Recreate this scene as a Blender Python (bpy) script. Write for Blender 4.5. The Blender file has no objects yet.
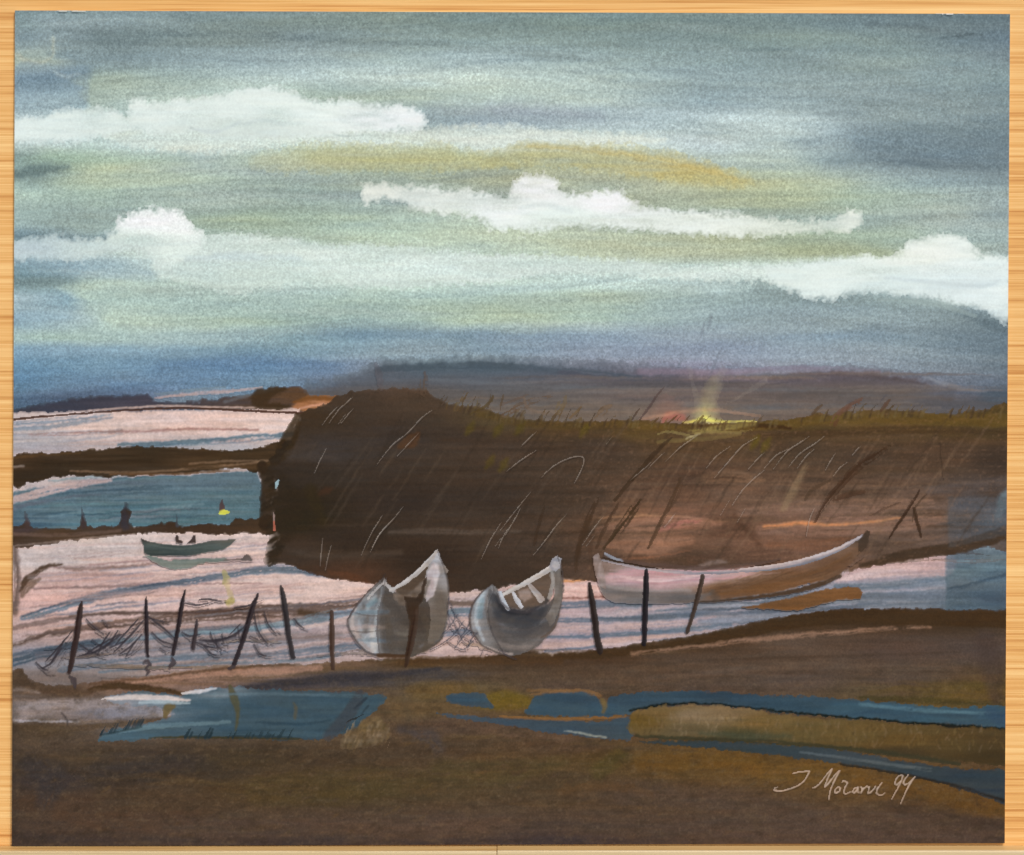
import bpy, math
import numpy as np

# ---------------------------------------------------------------------------------------------
# A gouache on a sheet of paper, standing on a narrow ledge against an oak veneer wall.
# The paint is built film by film, each motif a mesh of its own lying on the films below it.
# ---------------------------------------------------------------------------------------------
W, H = 1024, 855                 # size of the working grid (0.6 mm per cell)
S = 0.0006                       # metres per cell
ZC = 1.35                        # height of the picture's middle above the floor
PAPER_T = 0.0018                 # sheet thickness
GAIN = 0.86                      # pigment albedo for a grid value of 1
F32 = np.float32
C = bpy.context.scene.collection

# ---------------------------------------------------------------- noise and fields
def vnoise(sx, sy, seed, h=H, w=W):
    r = np.random.RandomState(seed)
    gh, gw = int(h/sy)+3, int(w/sx)+3
    g = r.rand(gh, gw).astype(F32)
    yy = np.arange(h, dtype=F32)/sy; xx = np.arange(w, dtype=F32)/sx
    yi = yy.astype(int); xi = xx.astype(int)
    fy = yy-yi; fx = xx-xi
    fy = (fy*fy*(3-2*fy))[:, None]; fx = (fx*fx*(3-2*fx))[None, :]
    a = g[yi][:, xi]; b = g[yi][:, xi+1]; c = g[yi+1][:, xi]; d = g[yi+1][:, xi+1]
    return (a*(1-fx)+b*fx)*(1-fy)+(c*(1-fx)+d*fx)*fy

def fbm(sx, sy, seed, octv=3):
    o = 0; amp = 1; tot = 0
    for k in range(octv):
        o = o+amp*vnoise(max(sx/2**k, 1.01), max(sy/2**k, 1.01), seed+17*k); tot += amp; amp *= .55
    return o/tot

RAGX = fbm(7, 7, 11, 3)-.5
RAGY = fbm(7, 7, 23, 3)-.5
RAGF = vnoise(2.1, 2.1, 31)-.5
FADE = fbm(46, 10, 61, 4)
TBL = np.random.RandomState(5).rand(256, 256).astype(F32)

def lookup(u, v):
    ui = np.floor(u).astype(int); vi = np.floor(v).astype(int)
    fu = u-ui; fv = v-vi
    fu = fu*fu*(3-2*fu)
    a = TBL[ui % 256, vi % 256]; b = TBL[(ui+1) % 256, vi % 256]
    c = TBL[ui % 256, (vi+1) % 256]; d = TBL[(ui+1) % 256, (vi+1) % 256]
    return (a*(1-fu)+b*fu)*(1-fv)+(c*(1-fu)+d*fu)*fv

def sstep(a, b, x):
    t = np.clip((x-a)/(b-a+1e-9), 0, 1)
    return t*t*(3-2*t)

def crom(pts, closed=False, step=4.0):
    P = np.array(pts, dtype=float)
    n = len(P)
    if n < 3 and not closed:
        L = np.hypot(*(P[1]-P[0])[:2]); k = max(2, int(L/step)+1)
        t = np.linspace(0, 1, k)[:, None]
        return P[0]*(1-t)+P[1]*t
    out = []
    rng = range(n) if closed else range(n-1)
    for i in rng:
        if closed:
            p0, p1, p2, p3 = P[(i-1) % n], P[i], P[(i+1) % n], P[(i+2) % n]
        else:
            p0, p1, p2, p3 = P[max(i-1, 0)], P[i], P[i+1], P[min(i+2, n-1)]
        k = max(1, int(np.hypot(*(p2-p1)[:2])/step))
        for j in range(k):
            t = j/k
            a = .5*(2*p1+(p2-p0)*t+(2*p0-5*p1+4*p2-p3)*t*t+(3*p1-p0-3*p2+p3)*t**3)
            out.append(a)
    if not closed: out.append(P[-1])
    return np.array(out)

def rgb(c): return np.array(c, dtype=F32)/255.0

def field(cps, sx=60, sy=12):
    """colour field from scattered colour notes (x, y, r, g, b)"""
    def f(X, Y):
        num = np.zeros(X.shape+(3,), F32); den = np.zeros(X.shape, F32)
        for (x, y, r, g, b) in cps:
            w = 1.0/(((X-x)/sx)**2+((Y-y)/sy)**2+.05)**1.5
            num += w[..., None]*rgb((r, g, b)); den += w
        return num/den[..., None]
    return f

# ---------------------------------------------------------------- the sheet of paper
Q = dict(tl=(15, 10.5), tr=(1010, 14), br=(1004.5, 843), bl=(12, 846))
def edge_x(y, a, b): return a[0]+(b[0]-a[0])*(y-a[1])/(b[1]-a[1])
def edge_y(x, a, b): return a[1]+(b[1]-a[1])*(x-a[0])/(b[0]-a[0])
GY, GX = np.mgrid[0:H, 0:W].astype(F32)
PAPER = ((GX >= edge_x(GY, Q['tl'], Q['bl'])-1) & (GX <= edge_x(GY, Q['tr'], Q['br'])+1) &
         (GY >= edge_y(GX, Q['tl'], Q['tr'])-1) & (GY <= edge_y(GX, Q['bl'], Q['br'])+1))
def to_sheet(x, y):
    x = np.clip(x, edge_x(y, Q['tl'], Q['bl'])-.05, edge_x(y, Q['tr'], Q['br'])+.05)
    y = np.clip(y, edge_y(x, Q['tl'], Q['tr'])-.05, edge_y(x, Q['bl'], Q['br'])+.05)
    return x, y
TEX = (fbm(46, 2.6, 301, 3)-.5)*.20+(fbm(5, 4, 303, 2)-.5)*.10
HUE = (fbm(30, 4, 307, 3)-.5)*.16
def grade(c, x, y):
    """dry pigment: blues greyed, browns kept warm, streaks of uneven mixing"""
    L = c[:, 0]*.35+c[:, 1]*.5+c[:, 2]*.15
    t = np.clip((c[:, 2]-c[:, 0])/.14, 0, 1)
    vivid = np.clip((np.abs(c[:, 0]-c[:, 2])-.30)/.2, 0, 1)*(c[:, 0] > c[:, 2])
    sat = (.90-.36*t)*(1-vivid)+1.0*vivid
    c = L[:, None]+(c-L[:, None])*sat[:, None]
    c[:, 1] += .010*t; c[:, 0] -= .006*t
    w = np.clip((c[:, 0]-c[:, 2])/.08, 0, 1)
    pur = np.clip(((c[:, 0]+c[:, 2])*.5-c[:, 1])/.06, 0, 1)*(L < .55)
    c[:, 1] += .014*pur; c[:, 0] -= .012*pur
    c[:, 2] -= .003*w
    low = np.clip((y-330)/90, .22, 1)
    v = TEX[y, x]*low*np.clip(L*2.2, .35, 1)
    c = c*(1+v)[:, None]
    h = HUE[y, x]*low
    c[:, 0] *= 1+.45*h; c[:, 2] *= 1-.45*h
    return c

CAN = np.zeros((H, W, 3), F32)+rgb((222, 222, 212))
GRN = np.zeros((H, W), F32)+.05
COUNT = [0]

def wpos(x, y, h): return ((x-512.0)*S, -h, ZC+(427.5-y)*S)

def bbox(P, pad):
    x0 = int(max(0, math.floor(P[:, 0].min()-pad))); x1 = int(min(W, math.ceil(P[:, 0].max()+pad)+1))
    y0 = int(max(0, math.floor(P[:, 1].min()-pad))); y1 = int(min(H, math.ceil(P[:, 1].max()+pad)+1))
    return x0, x1, y0, y1

class Film:
    """one film of paint: collects strokes, then becomes one mesh"""
    def __init__(s, name, parent=None, label=None, grain=.05, thr=.14, thin=False):
        s.name, s.parent, s.label, s.grain, s.thr = name, parent, label, grain, thr
        s.A = np.zeros((H, W), F32); s.thin = thin; s.box = None; s.ob = None
    def _put(s, b, alpha, col, grain=None):
        x0, x1, y0, y1 = b
        g = s.grain if grain is None else grain
        c = CAN[y0:y1, x0:x1]
        CAN[y0:y1, x0:x1] = c+(col-c)*alpha[..., None]
        gg = GRN[y0:y1, x0:x1]; GRN[y0:y1, x0:x1] = gg+(g-gg)*alpha
        a = s.A[y0:y1, x0:x1]; s.A[y0:y1, x0:x1] = 1-(1-a)*(1-alpha)
        s.box = b if s.box is None else (min(s.box[0], x0), max(s.box[1], x1), min(s.box[2], y0), max(s.box[3], y1))
    def _col(s, col, col2, mix, X, Y):
        c = col(X, Y) if callable(col) else np.broadcast_to(rgb(col), X.shape+(3,))
        if col2 is not None:
            c2 = col2(X, Y) if callable(col2) else rgb(col2)
            c = c+(c2-c)*mix[..., None]
        return c
    def area(s, pts, col, op=1, soft=1.5, rag=2.0, col2=None, streak=(40, 3), amt=1.0, smooth=True, holes=0.0, seed=0, grain=None, fuzz=1.0, fade=0.0):
        P = crom(pts, True, 5.0) if smooth else np.array(pts, float)
        b = bbox(P, soft+rag+3); x0, x1, y0, y1 = b
        if x1 <= x0 or y1 <= y0: return s
        X = GX[y0:y1, x0:x1]; Y = GY[y0:y1, x0:x1]
        xx = X+RAGX[y0:y1, x0:x1]*2*rag; yy = Y+RAGY[y0:y1, x0:x1]*2*rag
        d2 = np.full(X.shape, 1e9, F32); inside = np.zeros(X.shape, bool)
        n = len(P)
        for i in range(n):
            ax, ay = P[i]; bx, by = P[(i+1) % n]
            ex, ey = bx-ax, by-ay; L = ex*ex+ey*ey
            if L < 1e-9: continue
            t = np.clip(((xx-ax)*ex+(yy-ay)*ey)/L, 0, 1)
            q = (xx-ax-t*ex)**2+(yy-ay-t*ey)**2
            np.minimum(d2, q, out=d2)
            if ay != by:
                cr = ((ay > yy) != (by > yy)) & (xx < ex*(yy-ay)/(by-ay)+ax)
                inside ^= cr
        d = np.sqrt(d2); d[inside] *= -1
        a = 1-sstep(-soft, soft, d+RAGF[y0:y1, x0:x1]*min(rag, 1.6)*fuzz)
        if fade > 0: a = a*(1-fade*np.clip((FADE[y0:y1, x0:x1]-.35)*2.4, 0, 1))
        mix = np.zeros(X.shape, F32)
        if col2 is not None:
            mix = np.clip((vnoise(streak[0], streak[1], 101+seed)[y0:y1, x0:x1]*.65+vnoise(streak[0]*.5, max(streak[1]*.5, 1.1), 131+seed)[y0:y1, x0:x1]*.35-.5)*2.2*amt+.5*amt, 0, 1)
        if holes > 0:
            nz = vnoise(streak[0], streak[1], 201+seed)[y0:y1, x0:x1]*.6+vnoise(3, 1.6, 221+seed)[y0:y1, x0:x1]*.4
            a = a*sstep(holes-.18, holes+.12, nz)
        s._put(b, a*op, s._col(col, col2, mix, X, Y), grain)
        return s
    def brush(s, pts, col, op=1, dry=0.0, soft=1.0, rag=.8, col2=None, bw=1.6, bl=45, amt=1.0, seed=0, smooth=True, grain=None):
        """pts: (x, y, full width)"""
        P = crom(pts, False, 3.0) if smooth else np.array(pts, float)
        b = bbox(P, P[:, 2].max()*.5+soft+rag+3); x0, x1, y0, y1 = b
        if x1 <= x0 or y1 <= y0: return s
        X = GX[y0:y1, x0:x1]; Y = GY[y0:y1, x0:x1]
        xx = X+RAGX[y0:y1, x0:x1]*2*rag; yy = Y+RAGY[y0:y1, x0:x1]*2*rag
        best = np.full(X.shape, 1e9, F32); T = np.zeros(X.shape, F32); V = np.zeros(X.shape, F32); HW = np.ones(X.shape, F32)
        acc = 0.0
        for i in range(len(P)-1):
            ax, ay, aw = P[i]; bx, by, bw_ = P[i+1]
            ex, ey = bx-ax, by-ay; L = ex*ex+ey*ey
            if L < 1e-9: continue
            t = np.clip(((xx-ax)*ex+(yy-ay)*ey)/L, 0, 1)
            q = (xx-ax-t*ex)**2+(yy-ay-t*ey)**2
            m = q < best
            l = math.sqrt(L)
            v = ((xx-ax)*(-ey)+(yy-ay)*ex)/l
            best = np.where(m, q, best); T = np.where(m, acc+t*l, T); V = np.where(m, v, V)
            HW = np.where(m, (aw+(bw_-aw)*t)*.5, HW)
            acc += l
        d = np.sqrt(best)-HW
        a = 1-sstep(-soft, soft, d+RAGF[y0:y1, x0:x1]*min(rag, 1.2))
        br = lookup(T/bl+seed*7.3, V/bw+seed*3.1+50)*.65+lookup(T/(bl*.4)+seed*1.7, V/(bw*.6)+90)*.35
        if dry > 0:
            br2 = br*.8+(RAGF[y0:y1, x0:x1]+.5)*.2
            a = a*sstep(dry-.15, dry+.15, br2)
        mix = np.zeros(X.shape, F32)
        if col2 is not None:
            mix = np.clip((lookup(T/(bl*1.3)+seed*2.9+31, V/(bw*1.3)+11)-.5)*1.8*amt+.5*amt, 0, 1)
        s._put(b, a*op, s._col(col, col2, mix, X, Y), grain)
        return s
    def raw(s, alpha, col, grain=None):
        s._put((0, W, 0, H), alpha.astype(F32), col, grain); return s
    def build(s, parent=None):
        """turn the collected strokes into one mesh of the film's own outline"""
        parent = parent or s.parent
        COUNT[0] += 1
        x0, x1, y0, y1 = s.box
        M = s.A[y0:y1, x0:x1] > s.thr
        if s.thin:
            M2 = M.copy(); M2[1:] |= M[:-1]; M2[:, 1:] |= M[:, :-1]; M2[1:, 1:] |= M[:-1, :-1]; M = M2
        M = M & PAPER[y0:y1, x0:x1]
        qm = M[:-1, :-1] & M[1:, :-1] & M[:-1, 1:] & M[1:, 1:]
        if qm.sum() < 2:
            print('EMPTY FILM', s.name); return None
        used = np.zeros(M.shape, bool)
        used[:-1, :-1] |= qm; used[1:, :-1] |= qm; used[:-1, 1:] |= qm; used[1:, 1:] |= qm
        idx = np.full(M.shape, -1, np.int64); n = int(used.sum()); idx[used] = np.arange(n)
        yy, xx = np.nonzero(used)
        h = PAPER_T+4.5e-6*COUNT[0]
        ox, oy = x0+xx.mean(), y0+yy.max()
        co = np.empty((n, 3), F32)
        px, py = to_sheet((xx+x0).astype(float), (yy+y0).astype(float))
        co[:, 0] = (px-ox)*S; co[:, 1] = 0; co[:, 2] = -(py-oy)*S
        qy, qx = np.nonzero(qm)
        F = np.stack([idx[qy+1, qx], idx[qy+1, qx+1], idx[qy, qx+1], idx[qy, qx]], 1).astype(np.int32)
        me = bpy.data.meshes.new(s.name)
        me.vertices.add(n); me.vertices.foreach_set('co', co.ravel())
        nf = len(F)
        me.loops.add(nf*4); me.loops.foreach_set('vertex_index', F.ravel())
        me.polygons.add(nf); me.polygons.foreach_set('loop_start', np.arange(0, nf*4, 4, dtype=np.int32))
        me.update(calc_edges=True)
        c = np.clip(grade(CAN[y0:y1, x0:x1][used], xx+x0, yy+y0), 0, 1)
        lin = np.where(c <= .04045, c/12.92, ((c+.055)/1.055)**2.4)
        rgba = np.ones((n, 4), F32); rgba[:, :3] = np.maximum(lin-.010, .006)*GAIN
        at = me.color_attributes.new('pigment', 'FLOAT_COLOR', 'POINT'); at.data.foreach_set('color', rgba.ravel())
        ga = me.attributes.new('grain', 'FLOAT', 'POINT'); ga.data.foreach_set('value', GRN[y0:y1, x0:x1][used].astype(F32))
        me.materials.append(PAINT)
        ob = bpy.data.objects.new(s.name, me); C.objects.link(ob)
        wx, wy, wz = wpos(ox, oy, h)
        if parent is not None:
            ob.parent = parent
            pw = PARW[parent.name]
            ob.location = (wx-pw[0], wy-pw[1], wz-pw[2])
        else: ob.location = (wx, wy, wz)
        PARW[ob.name] = (wx, wy, wz)
        if s.label: ob['label'] = s.label
        s.ob = ob
        s.A = None
        return ob

PARW = {}

# ---------------------------------------------------------------- materials
def newmat(name):
    m = bpy.data.materials.new(name); m.use_nodes = True
    nt = m.node_tree; nt.nodes.clear()
    return m, nt, nt.nodes, nt.links

def make_paint():
    m, nt, N, L = newmat('gouache_paint')
    out = N.new('ShaderNodeOutputMaterial'); p = N.new('ShaderNodeBsdfPrincipled')
    L.new(p.outputs[0], out.inputs[0])
    p.inputs['Roughness'].default_value = .85; p.inputs['Specular IOR Level'].default_value = .12
    a = N.new('ShaderNodeAttribute'); a.attribute_name = 'pigment'
    g = N.new('ShaderNodeAttribute'); g.attribute_name = 'grain'
    geo = N.new('ShaderNodeNewGeometry')
    n1 = N.new('ShaderNodeTexNoise'); n1.inputs['Scale'].default_value = 760; n1.inputs['Detail'].default_value = 2.0; n1.inputs['Roughness'].default_value = .6
    n2 = N.new('ShaderNodeTexNoise'); n2.inputs['Scale'].default_value = 95; n2.inputs['Detail'].default_value = 2.0
    L.new(geo.outputs['Position'], n1.inputs['Vector']); L.new(geo.outputs['Position'], n2.inputs['Vector'])
    # grain * ((n1-.5)*2 * (0.5+n2)), used as an exponent of two
    def mth(op, x, y):
        q = N.new('ShaderNodeMath'); q.operation = op
        for i, v in enumerate((x, y)):
            if hasattr(v, 'is_linked'): L.new(v, q.inputs[i])
            else: q.inputs[i].default_value = v
        return q.outputs[0]
    e = mth('MULTIPLY', mth('SUBTRACT', n1.outputs['Fac'], .5), 9.0)
    e = mth('MULTIPLY', e, mth('ADD', n2.outputs['Fac'], .5))
    e = mth('MULTIPLY', e, g.outputs['Fac'])
    f = mth('POWER', 2.0, e)
    mul = N.new('ShaderNodeVectorMath'); mul.operation = 'SCALE'
    L.new(a.outputs['Color'], mul.inputs[0]); L.new(f, mul.inputs['Scale'])
    L.new(mul.outputs[0], p.inputs['Base Color'])
    b = N.new('ShaderNodeBump'); b.inputs['Strength'].default_value = .06; b.inputs['Distance'].default_value = .0003
    L.new(n1.outputs['Fac'], b.inputs['Height']); L.new(b.outputs[0], p.inputs['Normal'])
    return m
PAINT = make_paint()

def make_wood(name, c_lo, c_mid, c_hi, seed=0.0):
    m, nt, N, L = newmat(name)
    out = N.new('ShaderNodeOutputMaterial'); p = N.new('ShaderNodeBsdfPrincipled'); L.new(p.outputs[0], out.inputs[0])
    p.inputs['Roughness'].default_value = .5; p.inputs['Specular IOR Level'].default_value = .25
    geo = N.new('ShaderNodeNewGeometry')
    mp = N.new('ShaderNodeMapping'); mp.inputs['Scale'].default_value = (3.0, 40, 330); mp.inputs['Location'].default_value = (seed, seed*2, seed*.7)
    L.new(geo.outputs['Position'], mp.inputs['Vector'])
    n1 = N.new('ShaderNodeTexNoise'); n1.inputs['Scale'].default_value = 1.0; n1.inputs['Detail'].default_value = 4; n1.inputs['Roughness'].default_value = .6; n1.inputs['Distortion'].default_value = .3
    L.new(mp.outputs[0], n1.inputs['Vector'])
    mp2 = N.new('ShaderNodeMapping'); mp2.inputs['Scale'].default_value = (14, 200, 1300); mp2.inputs['Location'].default_value = (seed, 0, seed)
    L.new(geo.outputs['Position'], mp2.inputs['Vector'])
    n2 = N.new('ShaderNodeTexNoise'); n2.inputs['Scale'].default_value = 1.0; n2.inputs['Detail'].default_value = 2
    L.new(mp2.outputs[0], n2.inputs['Vector'])
    mp3 = N.new('ShaderNodeMapping'); mp3.inputs['Scale'].default_value = (1.0, 10, 70); L.new(geo.outputs['Position'], mp3.inputs['Vector'])
    n3 = N.new('ShaderNodeTexNoise'); n3.inputs['Scale'].default_value = 1.0; n3.inputs['Detail'].default_value = 1
    L.new(mp3.outputs[0], n3.inputs['Vector'])
    a1 = N.new('ShaderNodeMath'); a1.operation = 'MULTIPLY_ADD'; L.new(n2.outputs['Fac'], a1.inputs[0]); a1.inputs[1].default_value = .55; L.new(n1.outputs['Fac'], a1.inputs[2])
    a2 = N.new('ShaderNodeMath'); a2.operation = 'MULTIPLY_ADD'; L.new(n3.outputs['Fac'], a2.inputs[0]); a2.inputs[1].default_value = .45; L.new(a1.outputs[0], a2.inputs[2])
    a3 = N.new('ShaderNodeMath'); a3.operation = 'MULTIPLY'; L.new(a2.outputs[0], a3.inputs[0]); a3.inputs[1].default_value = .5
    r = N.new('ShaderNodeValToRGB'); L.new(a3.outputs[0], r.inputs[0])
    e = r.color_ramp.elements
    e[0].position = .38; e[0].color = c_lo+(1,); e[1].position = .62; e[1].color = c_hi+(1,)
    k = e.new(.475); k.color = c_mid+(1,)
    L.new(r.outputs[0], p.inputs['Base Color'])
    b = N.new('ShaderNodeBump'); b.inputs['Strength'].default_value = .15; b.inputs['Distance'].default_value = .0004
    L.new(a3.outputs[0], b.inputs['Height']); L.new(b.outputs[0], p.inputs['Normal'])
    return m
def lin(c, k=GAIN):
    v = [x/255 for x in c]
    return tuple(float((x/12.92 if x <= .04045 else ((x+.055)/1.055)**2.4)*k) for x in v)
OAK = make_wood('oak_veneer', lin((196, 132, 66)), lin((228, 172, 100)), lin((246, 202, 134)))
OAK_LEDGE = make_wood('pale_oak', lin((178, 136, 78)), lin((198, 158, 98)), lin((212, 176, 120)), 3.1)
OAK_TRIM = make_wood('bleached_oak', lin((190, 164, 118)), lin((206, 182, 138)), lin((218, 196, 156)), 5.7)
def make_plain(name, col, rough=.8, scale=40, var=.15):
    m, nt, N, L = newmat(name)
    out = N.new('ShaderNodeOutputMaterial'); p = N.new('ShaderNodeBsdfPrincipled'); L.new(p.outputs[0], out.inputs[0])
    p.inputs['Roughness'].default_value = rough; p.inputs['Specular IOR Level'].default_value = .2
    geo = N.new('ShaderNodeNewGeometry'); n = N.new('ShaderNodeTexNoise'); n.inputs['Scale'].default_value = scale; n.inputs['Detail'].default_value = 4
    L.new(geo.outputs['Position'], n.inputs['Vector'])
    r = N.new('ShaderNodeValToRGB'); L.new(n.outputs['Fac'], r.inputs[0])
    r.color_ramp.elements[0].position = .3; r.color_ramp.elements[0].color = tuple(x*(1-var) for x in col)+(1,)
    r.color_ramp.elements[1].position = .7; r.color_ramp.elements[1].color = tuple(min(1, x*(1+var)) for x in col)+(1,)
    L.new(r.outputs[0], p.inputs['Base Color'])
    return m
PAPER_MAT = make_plain('rag_paper', (.74, .73, .68), .9, 400, .06)
FLOOR_MAT = make_plain('floor_concrete', (.36, .35, .33), .8, 3, .15)

# ---------------------------------------------------------------- solids
def solid(name, boxes, mat, parent=None, bevel=0.0, origin=(0, 0, 0)):
    """boxes: lists of eight corners (bottom four, top four, both counter-clockwise) in world metres"""
    import bmesh
    bm = bmesh.new()
    for c8 in boxes:
        v = [bm.verts.new((p[0]-origin[0], p[1]-origin[1], p[2]-origin[2])) for p in c8]
        for f in ((3, 2, 1, 0), (4, 5, 6, 7), (0, 1, 5, 4), (1, 2, 6, 5), (2, 3, 7, 6), (3, 0, 4, 7)):
            bm.faces.new([v[i] for i in f])
    if bevel > 0:
        bmesh.ops.bevel(bm, geom=list(bm.edges), offset=bevel, segments=2, affect='EDGES', profile=.5)
    bmesh.ops.recalc_face_normals(bm, faces=list(bm.faces))
    me = bpy.data.meshes.new(name); bm.to_mesh(me); bm.free(); me.materials.append(mat)
    ob = bpy.data.objects.new(name, me); C.objects.link(ob)
    w = origin
    if parent is not None:
        pw = PARW[parent.name]; ob.parent = parent; ob.location = tuple(w[i]-pw[i] for i in range(3))
    else: ob.location = w
    PARW[ob.name] = tuple(w)
    return ob
def cbox(x0, x1, y0, y1, z0, z1):
    return [(x0, y0, z0), (x1, y0, z0), (x1, y1, z0), (x0, y1, z0), (x0, y0, z1), (x1, y0, z1), (x1, y1, z1), (x0, y1, z1)]

floor = solid('floor', [cbox(-6, 6, -7, .3, -.1, 0)], FLOOR_MAT, None)
floor['kind'] = 'structure'
wall = solid('wall_panel', [cbox(-2.4, 2.4, 0, .02, .0005, 2.7)], OAK, None, .001, (0, 0, .0005))
wall['label'] = 'honey coloured oak veneer panel with fine horizontal grain behind the painting'; wall['category'] = 'wall panel'

CAMD = 1.6
LEDGE_D = .022
# height of the ledge top: seen just under the sheet's lower edge
def ledge(name, x0, x1, y_top_px, label):
    zt = ZC+(427.5-y_top_px)*S
    body = bpy.data.objects.new(name, None); C.objects.link(body); body.location = ((x0+x1)/2, 0, zt-.03); PARW[body.name] = ((x0+x1)/2, 0, zt-.03)
    body['label'] = label; body['category'] = 'ledge'; body['group'] = 'ledge boards under the painting'
    o = ((x0+x1)/2, 0, zt-.03)
    solid('board', [cbox(x0, x1, -LEDGE_D+.004, -.0002, zt-.03, zt)], OAK_LEDGE, body, .0005, o)
    solid('edge_strip', [cbox(x0, x1, -LEDGE_D, -LEDGE_D+.0038, zt-.03, zt+.0002)], OAK_TRIM, body, .0006, o)
    return body
XJ = (497-512)*S
ledge('wooden_ledge', -2.3, XJ-.0001, 846.3, 'pale wooden ledge board left of the joint under the painting')
ledge('wooden_ledge', XJ+.0001, 2.3, 845.9, 'pale wooden ledge board right of the joint under the painting')

# ---------------------------------------------------------------- the painting
painting = bpy.data.objects.new('painting', None); C.objects.link(painting)
pw0 = wpos(508, 846, 0); painting.location = pw0; PARW[painting.name] = pw0
painting['label'] = 'unframed gouache of a marsh with moored boats standing on the wooden ledge'
painting['category'] = 'painting'
def corner(k, h): return wpos(Q[k][0], Q[k][1], h)
solid('paper_sheet', [[corner('bl', PAPER_T), corner('br', PAPER_T), corner('br', .0003), corner('bl', .0003),
                       corner('tl', PAPER_T), corner('tr', PAPER_T), corner('tr', .0003), corner('tl', .0003)]], PAPER_MAT, painting, 0, pw0)

rnd = np.random.RandomState(77)
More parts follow.
